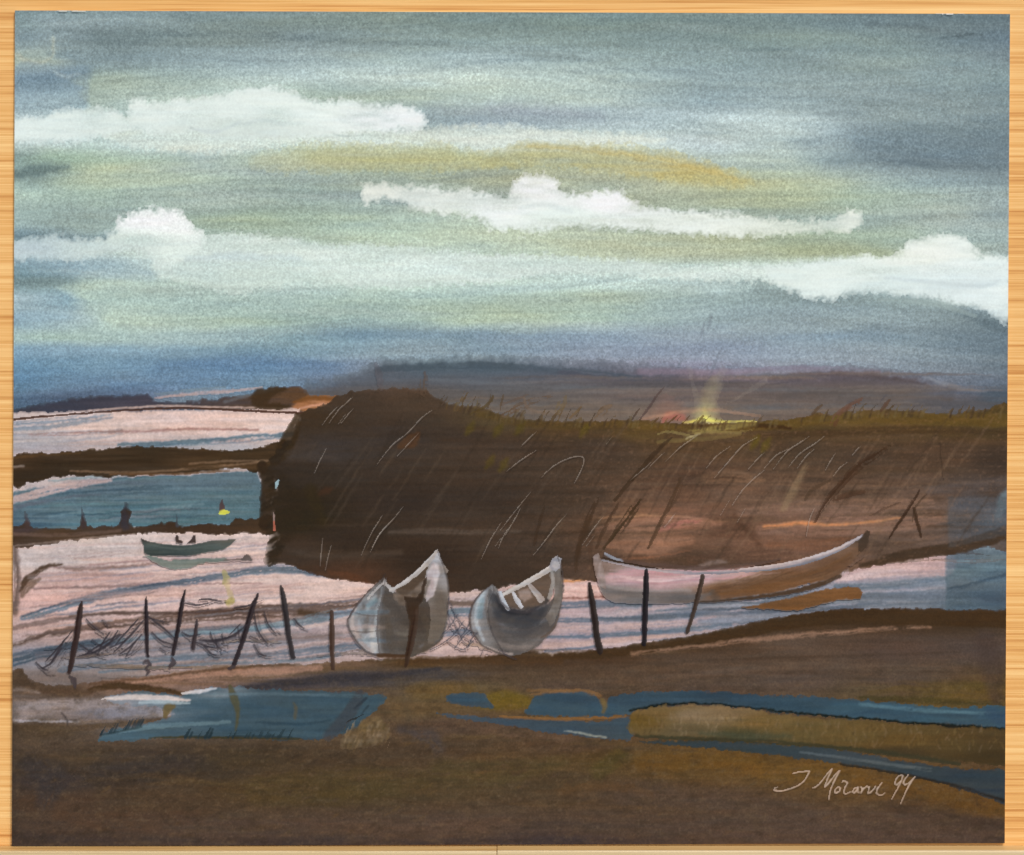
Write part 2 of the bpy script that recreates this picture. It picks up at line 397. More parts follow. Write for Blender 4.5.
# ======================================================================== sky
SKY = {
 8:  [(15,122,142,142),(60,128,146,148),(200,124,140,138),(400,128,142,136),(600,118,135,132),(800,112,130,134),(900,108,124,130),(1010,104,118,122)],
 20: [(15,126,146,148),(60,140,156,160),(100,138,152,152),(200,125,140,138),(300,128,142,136),(400,130,145,138),(500,122,138,132),(600,122,140,134),(700,118,135,133),(800,118,136,136),(900,112,128,134),(1010,106,120,126)],
 38: [(15,128,152,164),(60,142,160,164),(100,114,130,134),(200,122,138,138),(300,122,140,146),(400,130,145,141),(500,134,150,144),(600,130,146,140),(700,124,142,140),(800,132,148,140),(900,120,135,134),(1010,100,118,134)],
 58: [(15,164,172,154),(45,160,170,156),(70,128,148,154),(120,126,146,152),(200,140,160,165),(300,156,174,176),(400,164,184,182),(500,160,178,178),(600,150,168,165),(700,138,157,156),(800,126,146,148),(900,140,155,146),(1010,122,136,142)],
 78: [(15,120,148,172),(60,112,140,164),(84,122,148,164),(92,152,166,152),(200,166,182,172),(300,196,214,208),(400,202,218,210),(500,198,214,204),(600,178,194,184),(700,146,166,168),(800,138,158,162),(900,142,160,160),(1010,130,150,152)],
 98: [(15,156,182,194),(84,152,180,188),(92,160,174,160),(200,182,198,186),(300,170,188,176),(400,180,196,182),(500,188,204,192),(600,172,188,182),(700,140,160,166),(800,152,170,172),(900,134,150,152),(1010,122,142,150)],
 120:[(15,176,196,196),(100,170,188,180),(300,180,198,186),(440,150,164,166),(500,156,170,182),(600,168,184,190),(700,174,192,194),(780,182,198,196),(850,140,156,160),(900,132,148,150),(1010,116,134,144)],
 142:[(15,184,196,190),(100,182,198,188),(200,190,206,198),(300,200,214,200),(450,202,212,194),(600,192,206,196),(700,184,198,198),(790,176,190,184),(850,126,146,158),(900,112,132,146),(1010,114,132,144)],
 160:[(15,128,150,144),(60,158,176,150),(100,172,188,162),(200,172,184,172),(300,180,186,156),(400,176,180,140),(500,176,178,140),(600,180,180,140),(700,180,188,170),(800,170,184,174),(850,128,148,156),(900,108,128,144),(1010,110,128,142)],
 176:[(15,150,168,152),(40,128,146,138),(100,178,186,156),(200,168,182,164),(300,154,168,158),(400,158,168,148),(500,160,164,140),(600,180,178,140),(700,180,176,130),(800,174,184,158),(880,146,164,164),(1010,134,150,152)],
 198:[(15,168,184,166),(100,160,178,160),(200,160,175,165),(300,150,165,152),(400,152,166,158),(500,158,166,150),(600,166,172,150),(700,174,177,146),(760,174,178,142),(850,165,179,156),(950,160,172,160),(1010,148,162,160)],
 220:[(15,152,172,164),(80,142,158,150),(120,150,166,156),(250,158,174,152),(350,165,181,162),(450,176,192,176),(600,176,184,162),(700,162,170,150),(850,158,174,160),(950,162,174,166),(1010,150,166,166)],
 236:[(15,120,148,158),(70,132,150,150),(120,160,178,166),(300,170,186,166),(400,176,192,172),(500,184,194,170),(600,182,188,160),(700,176,182,154),(800,164,172,142),(870,160,172,148),(1010,156,172,168)],
 252:[(15,176,196,202),(60,186,204,206),(120,186,202,196),(300,196,212,200),(500,186,198,176),(600,184,192,166),(700,176,182,156),(800,168,174,142),(870,164,174,148),(1010,170,184,178)],
 268:[(15,112,148,166),(60,134,166,184),(120,150,180,192),(160,176,198,196),(300,202,220,208),(500,204,220,210),(600,196,210,200),(700,190,204,190),(800,190,204,190),(1010,190,206,200)],
 284:[(15,112,142,150),(70,126,152,154),(90,176,190,170),(200,186,202,186),(300,196,214,200),(400,192,210,196),(500,184,204,194),(600,182,202,194),(700,178,194,186),(760,156,172,166),(1010,190,206,204)],
 300:[(15,160,186,200),(70,122,160,182),(90,166,186,172),(200,166,184,170),(300,166,186,174),(400,166,186,172),(500,168,186,170),(600,164,182,166),(700,158,174,166),(800,138,154,154),(900,146,162,160),(1010,186,202,200)],
 318:[(15,126,160,184),(60,142,172,188),(110,176,194,180),(200,162,180,166),(300,150,170,158),(400,150,170,160),(500,166,180,158),(600,164,180,162),(700,150,168,168),(800,136,152,160),(900,132,150,158),(1010,96,116,132)],
 338:[(15,150,174,168),(60,152,176,166),(150,148,170,168),(240,134,158,162),(300,112,144,160),(360,104,138,164),(400,116,146,170),(500,112,142,170),(600,134,154,178),(700,132,148,172),(800,126,144,164),(900,118,136,152),(1010,96,114,134)],
 352:[(15,112,152,184),(60,116,152,180),(150,112,146,172),(260,100,140,172),(330,110,144,170),(400,122,142,160),(500,114,138,164),(600,124,134,160),(700,122,130,158),(800,124,138,162),(900,116,132,150),(1010,92,108,128)],
 366:[(15,82,130,172),(100,96,138,172),(180,84,124,168),(260,80,120,166),(320,88,116,158),(370,106,116,140),(420,100,122,142),(600,114,116,140),(700,126,120,142),(800,122,132,154),(900,108,122,144),(1010,84,98,118)],
 382:[(15,74,120,164),(100,84,118,158),(180,82,118,160),(270,88,122,156),(330,88,100,132),(420,84,96,112),(600,108,100,112),(680,138,110,120),(780,132,112,124),(870,116,108,126),(940,100,104,124),(1010,82,92,114)],
 398:[(15,64,96,138),(60,70,88,128),(150,84,92,124),(200,96,116,140),(270,80,104,136),(330,84,94,114),(420,90,96,104),(600,112,104,106),(680,132,108,110),(780,112,96,100),(870,96,86,92),(940,98,92,104),(1010,76,84,106)],
 430:[(15,64,84,116),(300,76,84,100),(500,118,104,96),(680,150,110,90),(900,110,96,92),(1010,76,84,104)],
}
def sky_field():
    ys = sorted(SKY); xs = np.arange(W, dtype=F32)
    rows = []
    for y in ys:
        r = np.array(SKY[y], float)
        rows.append(np.stack([np.interp(xs, r[:, 0], r[:, k]) for k in (1, 2, 3)], 1))
    rows = np.array(rows, F32)/255
    # wavy, hand-drawn bands: the rows wander up and down
    yy = GY+(fbm(170, 30, 3, 3)-.5)*9+(fbm(30, 9, 4, 2)-.5)*4
    xx = np.clip(GX+(fbm(60, 16, 8, 3)-.5)*44, 0, W-1.01)
    yi = np.clip(np.searchsorted(ys, yy.ravel()).reshape(yy.shape)-1, 0, len(ys)-2)
    Y0 = np.array(ys, F32)[yi]; Y1 = np.array(ys, F32)[yi+1]
    t = np.clip((yy-Y0)/(Y1-Y0), 0, 1); t = t*t*(3-2*t)
    xi = xx.astype(int); fx = (xx-xi)[..., None]
    a = rows[yi, xi]*(1-fx)+rows[yi, xi+1]*fx
    b = rows[yi+1, xi]*(1-fx)+rows[yi+1, xi+1]*fx
    return a+(b-a)*t[..., None]
sf = sky_field()
lift = sstep(330, 375, GY)*.10+.03+.03*np.exp(-((GX-745)/120)**2-((GY-105)/60)**2)-.10*np.exp(-((GX-360)/140)**2-((GY-85)/22)**2)
lift = lift+.05*np.exp(-((GY-345)/28)**2)
sf = sf*(1+lift)[..., None]+np.array((0, .012, 0), F32)*np.exp(-((GY-345)/28)**2)[..., None]+np.array((-.016, .004, .010), F32)*(1-sstep(300, 350, GY))[..., None]
warpx = (GY+(fbm(260, 40, 49, 2)-.5)*50)
st0 = fbm(240, 6, 41, 3); yi_ = np.clip(warpx, 0, H-1).astype(int)
st = (st0[yi_, GX.astype(int)]-.5)*.15+(vnoise(150, 2.0, 43)[yi_, GX.astype(int)]-.5)*.06      # long brush streaks
blot = (fbm(26, 12, 45, 3)-.5)*.05
tint = np.stack([st+blot, (st+blot)*.92, st*.8+blot*.6], -1)
cool = (fbm(120, 14, 47, 3)-.5)[..., None]*np.array((.05, .0, -.07), F32)
sky = Film('painted_sky', painting, 'grey green watercolour sky with granular washes', grain=.19)
sky.raw((GY < 432).astype(F32), sf*(1+tint)+cool)
# darker wet strokes
for pts, col, op, dry, soft in [
    ([(54,31,3),(150,33,5),(260,36,4),(360,42,3),(450,44,2)], (96,112,114), .5, .3, 3),
    ([(15,84,8),(45,84,12),(88,74,5)], (98,130,152), .6, .25, 4),
    ([(15,174,8),(40,170,11),(68,166,4)], (84,108,112), .75, .25, 3),
    ([(15,207,3),(90,201,5),(170,196,3)], (120,140,140), .35, .3, 4),
    ([(680,28,3),(760,50,10),(830,66,9),(900,74,4)], (108,128,128), .5, .35, 5),
    ([(600,78,3),(680,84,5),(740,90,5),(800,96,3)], (108,130,138), .5, .35, 4),
    ([(870,24,4),(920,28,5),(970,34,3)], (92,104,110), .5, .3, 2.5),
    ([(940,37,1.2),(965,35.5,2),(982,33.5,1)], (74,88,96), .8, .1, 1),
    ([(860,150,8),(900,158,22),(960,168,18),(1009,176,10)], (98,118,136), .6, .25, 9),
    ([(850,128,4),(900,138,14),(1009,150,18)], (108,126,138), .4, .3, 8),
    ([(820,60,5),(870,86,12),(950,100,15),(1009,108,10)], (136,158,164), .4, .3, 8),
    ([(490,108,6),(530,112,12),(600,116,6)], (138,150,176), .55, .25, 6),
    ([(430,110,6),(470,112,12),(520,112,6)], (140,154,166), .5, .25, 6),
    ([(250,172,3),(330,180,6),(430,178,7),(520,170,3)], (136,152,150), .5, .35, 4),
    ([(300,198,4),(350,196,8),(420,206,5)], (132,148,146), .45, .35, 4),
    ([(500,196,6),(520,188,8)], (138,146,138), .4, .2, 5),
    ([(560,176,4),(600,180,8),(660,184,4)], (142,150,140), .4, .3, 4),
    ([(15,236,6),(50,238,5),(90,240,5),(112,234,4)], (92,122,142), .65, .3, 3),
    ([(15,282,8),(50,282,9),(90,281,3)], (104,130,134), .55, .3, 4),
    ([(15,264,10),(60,264,12),(110,263,9),(150,275,5)], (118,156,178), .45, .35, 6),
    ([(290,328,4),(360,324,7),(430,328,5)], (124,148,146), .4, .35, 5),
    ([(500,300,5),(560,302,12),(640,300,8)], (172,182,158), .4, .3, 7),
    ([(320,334,5),(400,334,9),(470,336,6)], (92,122,152), .45, .35, 4),
    ([(480,338,6),(560,342,12),(660,346,14),(760,346,8)], (120,136,172), .4, .3, 6),
    ([(15,352,14),(80,360,22),(180,358,14)], (92,132,168), .35, .3, 8),
    ([(160,368,8),(220,362,12),(280,360,10),(340,368,5)], (72,108,158), .5, .25, 6),
    ([(15,372,16),(60,372,14),(110,376,8)], (74,124,172), .4, .3, 8),
    ([(760,290,10),(800,298,14),(880,302,12),(960,310,8)], (126,146,146), .55, .3, 4),
    ([(960,312,3),(990,324,10),(1009,330,14)], (82,104,124), .6, .25, 4),
    ([(860,330,6),(940,330,14),(1009,350,10)], (104,126,146), .35, .3, 7),
    ([(770,246,6),(810,250,10),(860,250,6),(890,252,3)], (146,158,126), .5, .3, 4),
    ([(540,242,3),(620,248,9),(700,252,9),(760,252,4)], (172,178,146), .45, .3, 4),
    ([(975,252,4),(995,248,6),(1009,250,8)], (136,150,140), .6, .2, 3),
    ]:
    sky.brush(pts, col, op*.8, dry, soft*1.4, 2.5, bw=2.5, bl=60)
# pale ridge lines in the wash, upper left
for pts in ([(16,54,3),(24,60,5),(34,63,4),(46,61,3),(53,52,3),(53,38,4)],):
    sky.brush(pts, (176,182,164), .7, .1, 2.2, 2)
sky.brush([(54,72,3),(66,77,4),(80,74,2)], (172,190,190), .7, .1, 2, 1.5)
sky.area([(15,66),(60,66),(86,68),(86,106),(60,112),(15,116)], (128,158,180), .35, 2.5, 1.5, (110,142,168), (60,6), 1)
# faint slanting rain marks
for x, y, x2, y2 in ((705,322,700,338),(712,316,708,330),(720,352,706,384),(684,356,662,392)):
    sky.brush([(x,y,1),((x+x2)/2,(y+y2)/2,2.5),(x2,y2,1)], (104,110,130), .45, .15, 1.5, 1)
for k in range(60):
    x0 = rnd.randint(380, 900); y0 = 20+rnd.rand()*150; L = rnd.randint(90, 260); dr = L*(.02+.10*rnd.rand())
    c = [(112,132,138),(150,170,172),(136,156,158),(160,178,176),(124,142,140)][rnd.randint(5)]
    sky.brush([(x0,y0,2),(x0+L*.5,y0+dr*.3,5+8*rnd.rand()),(min(x0+L,1009),y0+dr,2)], c, .20, .33, 3, 2.5, bw=2.2, bl=80, seed=k)
for k in range(40):
    x0 = rnd.randint(15, 700); y0 = 150+rnd.rand()*180; L = rnd.randint(90, 260); dr = L*(-.03+.06*rnd.rand())
    c = [(142,158,150),(176,190,176),(156,172,168),(186,198,188)][rnd.randint(4)]
    sky.brush([(x0,y0,2),(x0+L*.5,y0+dr*.3+2,4+7*rnd.rand()),(min(x0+L,1009),y0+dr,2)], c, .20, .33, 3, 2.5, bw=2.2, bl=80, seed=k)
sky.build()
SK = sky.ob

def cloud(pts, col, label, op=1, soft=2.5, rag=4, extra=(), col2=None, grain=.03):
    f = Film('painted_cloud', SK, label, grain=grain, thr=.10)
    f.area(pts, col, op*.97, 4.2, rag*.9, col2, (50, 8), .8, fuzz=3.0, fade=.34)
    f.area(pts, lambda X, Y: np.minimum(col(X, Y)*1.035, .955), .75, 8, rag*2, None, fuzz=3, fade=.75)
    for e in extra: f.brush(*e[0], **e[1])
    f.build()
hz = Film('painted_cloud', SK, 'thin pale veil of cloud under the upper white cloud', grain=.12, thr=.10)
hz.area([(100,134),(160,128),(300,128),(420,128),(500,123),(520,125),(560,131),(600,132),(665,139),(640,146),(560,147),(520,150),(488,154),(465,149),(430,144),(370,147),(300,143),(230,152),(150,150)], (210,223,212), .85, 5, 4, (218,226,210), (60,6), fuzz=3, fade=.35)
hz.brush([(440,138,3),(490,140,9),(540,137,10),(600,140,8),(640,141,6),(664,140,3)], (214,224,212), .8, .2, 3, 2)
hz.build()
gold = Film('painted_glow', SK, 'ochre streak of evening light across the middle of the sky', grain=.16, thr=.10)
gold.area([(250,160),(290,148),(340,144),(400,146),(440,143),(452,148),(490,153),(510,146),(545,141),(600,144),(660,151),(710,164),(750,178),(742,185),(690,181),(640,175),(590,168),(530,165),(450,168),(380,170),(300,172),(262,170)],
          field([(270,162,188,192,158),(340,156,184,182,124),(430,155,190,180,112),(500,158,190,178,108),(550,150,198,182,104),(600,158,196,178,100),(680,168,202,176,92),(730,180,190,178,114)]), .66, 8, 5, (178,178,140), (50,5), .7, fuzz=3, fade=.5)
gold.brush([(530,146,4),(600,151,7),(680,165,8),(735,178,4)], (200,178,104), .5, .4, 3.5, 2)
gold.build()
cloud([(13,120),(45,117),(60,112),(90,108),(115,110),(126,120),(131,112),(130,103),(140,101),(155,104),(185,99),(210,97),(235,91),(252,88),(280,89),(300,95),(322,105),(345,98),(375,106),(400,106),(418,111),(427,125),(420,129),(390,130),(350,132),(320,136),(280,138),(240,140),(215,138),(190,130),(170,134),(140,130),(125,130),(105,135),(70,140),(13,139)],
      field([(40,128,216,230,224),(110,120,216,230,222),(140,112,224,234,226),(230,110,218,230,222),(300,112,224,236,228),(390,118,232,240,234),(240,130,206,220,212)]), 'long white cloud highest in the sky with a rounded right end',
      soft=2, rag=3, extra=[(([(190,128,2),(215,132,3),(240,122,2)], (190,206,206)), dict(op=.5, soft=2)), (([(245,124,2),(262,120,3),(285,126,2)], (196,212,208)), dict(op=.5, soft=2)), (([(300,106,2),(325,112,4),(345,116,2)], (206,220,212)), dict(op=.4, soft=2)),
      (([(333,134,1),(342,136,2.2),(352,137,1)], (176,192,186)), dict(op=.7, soft=1))], col2=(212,226,220))
cloud([(362,185),(370,183),(395,187),(420,188),(450,191),(490,195),(508,197),(514,183),(524,176),(540,174),(552,178),(562,190),(580,195),(605,191),(625,195),(640,207),(680,211),(740,216),(800,222),(838,218),(852,211),(861,220),(850,230),(800,233),(740,236),(690,232),(640,229),(590,225),(560,227),(540,230),(500,228),(470,215),(430,212),(405,203),(385,199),(366,203)],
      field([(370,190,222,226,214),(430,200,222,230,222),(500,210,230,238,232),(535,186,240,244,240),(560,215,222,234,226),(620,205,236,242,238),(680,222,228,236,226),(800,228,222,230,216),(850,220,220,228,216)]), 'white cloud with a puffy peak in the middle of the sky', soft=2, rag=4,
      extra=[(([(520,208,3),(545,205,6),(572,212,3)], (214,226,222)), dict(op=.7, soft=2))])
f = Film('painted_cloud', SK, 'broad pale band of cloud stretching below the puffy peak', grain=.11, thr=.10)
f.area([(195,240),(225,233),(260,236),(300,241),(340,245),(370,244),(420,249),(480,254),(540,255),(600,257),(640,262),(680,266),(730,265),(780,264),(780,280),(700,280),(650,278),(600,274),(550,274),(500,282),(440,286),(400,288),(300,285),(240,292),(190,285),(150,268)],
       field([(200,255,214,228,220),(300,250,220,234,224),(400,262,216,232,222),(500,264,216,230,222),(600,266,210,226,216),(700,272,216,230,220),(780,272,218,232,222),(250,280,200,218,206)]), .94, 4, 4, (196,214,204), (70,6), .7, fuzz=4, fade=.35)
f.brush([(185,260,4),(230,257,8),(300,258,5)], (178,202,208), .4, .3, 3, 2)
f.build()
cloud([(13,243),(40,238),(80,240),(110,236),(120,222),(135,212),(150,210),(166,211),(182,215),(192,225),(204,236),(200,246),(185,256),(175,266),(160,266),(140,254),(110,250),(70,262),(40,258),(13,258)],
      field([(30,248,178,198,206),(80,248,192,210,206),(120,240,206,220,210),(145,222,236,242,236),(180,228,232,240,232),(170,255,216,230,220),(120,255,196,212,206)]), 'small rounded white cloud at the left above the blue haze', soft=2.5, rag=4, grain=.08)
cloud([(765,268),(800,264),(850,258),(892,258),(904,250),(910,241),(930,236),(950,235),(966,240),(976,250),(980,258),(990,256),(1000,258),(1010,264),(1010,321),(985,311),(950,300),(920,295),(880,293),(850,294),(820,299),(795,292),(772,280)],
      field([(790,276,216,230,222),(830,278,222,234,226),(920,258,230,238,226),(950,270,224,236,232),(900,282,214,230,226),(970,285,206,222,222),(1000,290,222,234,230)]), 'tall white cloud bank at the right edge of the sky', soft=2, rag=3.5,
      extra=[(([(885,278,2),(920,281,4),(980,286,4),(1000,280,2)], (196,212,214)), dict(op=.6, soft=2, dry=.25)), (([(880,300,3),(930,303,6),(975,316,4)], (150,170,166)), dict(op=.6, soft=2, dry=.3))])

# ======================================================================== far hills
hills = Film('painted_hills', painting, 'slate and violet far hills along the horizon', grain=.05)
hills.area([(290,396),(330,384),(356,374),(378,366),(400,362),(470,361),(510,361),(560,364),(640,367),(700,372),(760,376),(830,371),(870,371),(900,375),(930,383),(962,392),(1012,396),(1012,440),(290,440)],
   field([(300,396,100,104,116),(330,392,92,92,98),(350,382,90,94,106),(380,372,84,88,98),(420,366,76,88,102),(500,366,72,86,104),(560,372,82,86,100),(640,378,88,84,96),(720,380,104,90,98),(830,376,90,76,82),(880,380,94,82,86),(960,398,90,92,108),(1000,400,70,90,118),
          (400,392,94,88,88),(500,388,96,98,104),(560,392,104,98,100),(640,396,118,102,104),(700,396,120,102,108),(780,392,108,96,98),(880,396,110,96,94),(960,412,88,90,102),
          (480,408,118,104,92),(560,412,128,110,96),(620,412,140,116,100),(720,412,140,118,104),(800,408,128,106,98),(880,408,124,104,92)], 40, 7), .88, 12, 6, None, fuzz=2)
for pts, col, op in [([(380,370,8),(470,366,9),(560,370,7),(640,378,5)], (66,78,94), .6),
                     ([(560,372,4),(640,384,7),(740,384,6),(800,380,4)], (80,74,86), .55), ([(620,396,5),(700,394,4),(780,396,4)], (136,108,106), .5),
                     ([(770,378,4),(840,374,6),(900,380,4),(930,386,2)], (84,70,74), .6), ([(780,396,5),(860,392,7),(950,400,5)], (104,90,92), .5),
                     ([(580,410,4),(660,406,4),(760,410,4),(900,404,3)], (150,122,108), .5), ([(430,380,3),(520,384,4),(600,388,3)], (104,112,122), .45),
                     ([(850,404,6),(940,404,6),(1008,404,6)], (86,88,104), .5), ([(640,372,8),(720,372,7),(800,368,6),(880,372,3)], (140,112,130), .5)]:
    hills.brush(pts, col, op, .32, 2, 1.5, bw=1.3, bl=70)
hills.brush([(925,377,2),(945,384,4),(965,389,3),(985,391,1.5)], (142,146,158), .7, .2, 1.5, 1)
hills.brush([(985,394,10),(1000,396,18),(1012,398,20)], (62,90,122), .5, .25, 5, 1)
a = hills.A.copy()
hills.raw(a*.62*sstep(372, 396, GY)*(.6+.5*fbm(120, 4, 91, 2)), np.broadcast_to(rgb((90,82,74)), (H, W, 3)))
for k in range(60):
    x0 = rnd.randint(340, 900); y0 = 374+rnd.rand()*42; L = rnd.randint(60, 200)
    hills.brush([(x0,y0,1),(x0+L*.5,y0-1,2+2.5*rnd.rand()),(min(x0+L, 1008),y0,1)], [(124,112,104),(84,80,80),(112,100,92),(100,104,108),(134,112,98)][rnd.randint(5)], .4, .36, 1.5, 1.2, bw=1.2, bl=70, seed=k)
hills.build()
glow = Film('painted_sunset', painting, 'yellow and red spot of setting sun on the reed horizon', grain=.06, thr=.08)
glow.area([(640,425),(655,405),(668,396),(682,404),(692,425)], (170,104,94), .3, 10, 4, fade=.3)
glow.brush([(664,422,6),(668,416,9),(684,418,5)], (204,96,84), .5, .25, 3, 1.5)
glow.area([(690,426),(704,388),(714,376),(720,384),(716,404),(712,426)], (176,168,118), .36, 7, 3, fade=.3)
glow.brush([(684,422.5,1.4),(698,420.5,2.6),(706,418.5,5),(712,421,2.6),(757,421.5,1.6)], (234,220,96), .9, .2, 2, 1)
glow.brush([(704,410,3),(706,416,4)], (214,202,100), .5, .2, 3, 1)
glow.brush([(640,420,3),(700,410,3),(760,416,3)], (196,140,112), .5, .35, 2, 1)
for q in ([(704,418,2),(714,396,7),(724,368,11)], [(702,418,2),(696,396,5),(688,366,9)], [(708,418,2),(734,400,6),(766,380,8)]):
    glow.brush(q, (176,172,152), .13, .2, 6, 3)
glow.area([(690,428),(697,412),(706,402),(715,412),(722,428)], (214,200,116), .3, 8, 2)
glow.brush([(699,420,2.4),(706,418.5,4),(713,420.5,2.4)], (240,230,120), .85, .1, 2.4, 1)
glow.build()

# left horizon shore
sh = Film('painted_shore', painting, 'dark violet strip of far shore at the left horizon', grain=.06)
sh.area([(13,411),(40,404),(80,398),(110,396),(148,395),(154,401),(180,402),(210,399),(240,396),(270,390),(300,386),(310,400),(304,413),(250,411),(200,410),(170,410),(120,413),(70,418),(13,421)],
        field([(20,414,62,58,72),(60,406,66,62,82),(120,402,74,66,80),(145,400,78,66,78),(160,408,84,70,72),(220,405,88,66,56),(270,400,92,66,48),(295,395,96,66,44)]), .95, 2.5, 3, (62,56,66), (60,3), .6)
sh.brush([(155,398,2),(190,394,4),(230,391,4),(262,387,2)], (190,160,148), .8, .3, 1.5, 1)
sh.brush([(155,394,2),(190,390,3),(225,387,2)], (112,132,150), .7, .3, 1.5, 1)
sh.brush([(225,402,2),(250,395,3),(275,389,2)], (104,106,110), .7, .25, 1.5, 1)
sh.brush([(15,421,1.5),(60,414,1.8),(110,409,1.8),(170,406,2),(220,407,1.6),(300,409,2)], (208,178,164), .8, .1, .8, .6)
sh.area([(292,406),(300,400),(320,396),(346,398),(340,406),(330,411),(300,412)], (148,92,56), .9, 2, 2.5, (186,120,82), (30,2), .9)
sh.brush([(294,402,3),(310,398,4),(340,399,4)], (118,74,40), .9, .15, 1.5, 1)
sh.brush([(300,409,2),(320,404,2.5),(345,405,1.5)], (206,150,120), .8, .25, 1, .8)
sh.area([(255,390),(268,388),(285,386),(288,390),(276,396),(266,402),(282,404),(292,406),(280,411),(258,410),(250,400)], (66,50,34), .85, 2, 3)
sh.build()

# ======================================================================== water
water = Film('painted_water', painting, 'pink water with blue and brown horizontal streaks', grain=.09)
wcol = field([(30,440,176,168,168),(100,430,216,190,180),(200,425,220,188,176),(280,430,222,194,182),(60,450,168,158,160),(200,450,166,162,164),
              (40,560,196,182,178),(120,545,206,188,180),(200,545,212,190,182),(100,580,196,164,156),(250,560,218,188,178),(60,600,212,170,160),(150,600,218,182,172),(250,600,214,186,176),(330,590,214,184,172),(60,625,196,162,152),
              (60,660,140,134,140),(150,650,158,146,148),(250,640,172,154,152),(350,630,180,160,156),(60,680,120,104,100),(200,670,160,136,130),
              (450,600,176,156,154),(470,640,190,160,152),(580,590,210,170,160),(600,640,172,150,152),(700,620,140,136,146),(800,610,128,130,144),(900,565,206,174,168),(900,590,140,140,154),(980,570,112,136,152),(980,600,84,98,116)], 45, 9)
water.area([(10,412),(300,409),(300,520),(560,545),(860,545),(1014,500),(1014,625),(700,660),(560,668),(300,690),(10,715)], wcol, 1, 2, 1.5, None, smooth=False)
# streaks across
sw = np.random.RandomState(9)
def streak(pts, col, op, dry=.35, soft=1.0, bw=1.2, bl=60, rag=1, **k): water.brush(pts, col, op*.92, dry+.07, soft*1.25, rag*1.2, bw=bw, bl=bl, seed=sw.randint(1, 90), **k)
# upper left pond
streak([(14,426,10),(60,422,12),(110,416,6)], (118,132,148), .75, .38)
streak([(14,440,14),(70,438,14),(120,432,6)], (150,150,156), .6, .4)
streak([(30,435,2),(90,433,3),(140,431,3),(200,429,2),(258,430,2.5)], (150,108,100), .85, .22)
streak([(120,424,2),(200,419,2),(290,418,2)], (234,206,194), .6, .3)
streak([(70,444,3),(150,441,4),(250,441,3)], (196,160,150), .6, .35)
streak([(120,446,6),(180,443,6),(240,439,6),(300,434,5)], (70,104,132), .85, .28, bw=1.4)
streak([(14,456,5),(60,452,5),(130,447,3)], (186,166,162), .7, .3)
# channel under the first bank
ch = [(13,494),(60,486),(112,478),(180,475),(240,472),(258,474),(262,520),(200,526),(130,528),(13,534)]
water.area(ch, field([(30,520,50,84,118),(60,500,66,100,126),(120,486,84,104,128),(200,480,82,106,126),(120,505,60,102,124),(220,500,66,106,124),(180,520,60,110,128),(100,522,66,122,146)]), .96, 1.5, 2, (88,118,136), (70,1.8), .7)
for k in range(26):
    x0 = sw.randint(15, 170); y0 = 478+sw.rand()*44; L = sw.randint(40, 110)
    c = [(112,144,156),(54,84,108),(120,120,136),(78,134,152),(48,78,104)][sw.randint(5)]
    streak([(x0,y0,1),(x0+L*.5,y0-2-.02*L,1.6+sw.rand()*1.6),(min(x0+L,256),y0-3-.02*L,1)], c, .65, .3)
streak([(13,500,7),(40,493,9),(70,486,7),(110,480,3)], (196,166,158), .9, .22)
streak([(120,476,2),(180,474,2.5),(245,470,2.5)], (186,158,146), .8, .28)
streak([(14,508,5),(60,498,3),(100,494,2)], (92,98,122), .8, .25)
# main pink water
for k in range(90):
    x0 = sw.randint(10, 300); y0 = 545+sw.rand()*115; L = sw.randint(60, 220)
    sl = -.10-.05*sw.rand() if y0 > 585 else -.03
    c = [(228,202,190),(222,190,178),(196,160,152),(176,150,148),(210,182,172)][sw.randint(5)]
    if y0 > 625: c = [(196,170,162),(122,128,142),(170,148,146),(108,112,126)][sw.randint(4)]
    streak([(x0,y0,1),(x0+L*.5,y0+sl*L*.5-1,1.5+2*sw.rand()),(x0+L,y0+sl*L,1)], c, .6, .34)
streak([(20,592,2),(24,582,7),(34,573,6),(46,567,5),(62,565,2)], (70,50,38), .95, .1, 1, rag=1.5)
streak([(22,598,2),(26,588,8),(40,578,3)], (92,66,54), .7, .2)
streak([(13,540,5),(16,560,6),(17,590,6),(14,612,8)], (92,70,66), .85, .18, 2)
streak([(50,567,2),(80,569,4),(120,567,3.5),(160,563,2)], (128,96,92), .8, .25)
streak([(90,565,1.5),(140,561,2),(200,560,2),(262,560,1)], (150,112,108), .7, .3)
streak([(34,588,2),(90,587,3),(150,585,3),(210,584,2),(262,584,2)], (124,92,92), .75, .3)
streak([(40,582,8),(90,579,10),(150,576,6)], (176,140,134), .5, .4)
streak([(30,576,6),(60,574,5),(110,574,4)], (160,130,126), .5, .35)
# long blue arc
streak([(22,618,5),(50,610,7),(85,600,8),(115,592,7),(160,586,6),(215,577,7),(262,570,8),(300,570,9),(340,577,4)], (96,116,140), .92, .2, 1.2, col2=(66,82,108), bw=1.0)
streak([(22,616,1),(60,604,1.4),(110,592,1.4),(170,583,1.2),(262,567,1.2)], (60,66,88), .7, .3)
streak([(60,610,1),(120,596,1.4),(200,583,1)], (150,164,176), .7, .35)
# brown wide streaks
streak([(13,645,3),(50,634,6),(100,626,7),(150,620,9),(200,616,12),(255,612,14),(300,609,12),(340,606,8),(362,603,4)], (82,60,54), .92, .18, 1.2, col2=(110,82,74), bw=1.5, rag=1.5)
streak([(70,616,2),(120,613,3.5),(170,613,4),(230,611,5),(262,611,5)], (78,56,50), .85, .15)
streak([(13,628,4),(50,621,5),(80,617,3)], (110,82,80), .7, .25)
streak([(300,612,6),(320,616,8),(330,612,3)], (76,56,40), .9, .1, 2)
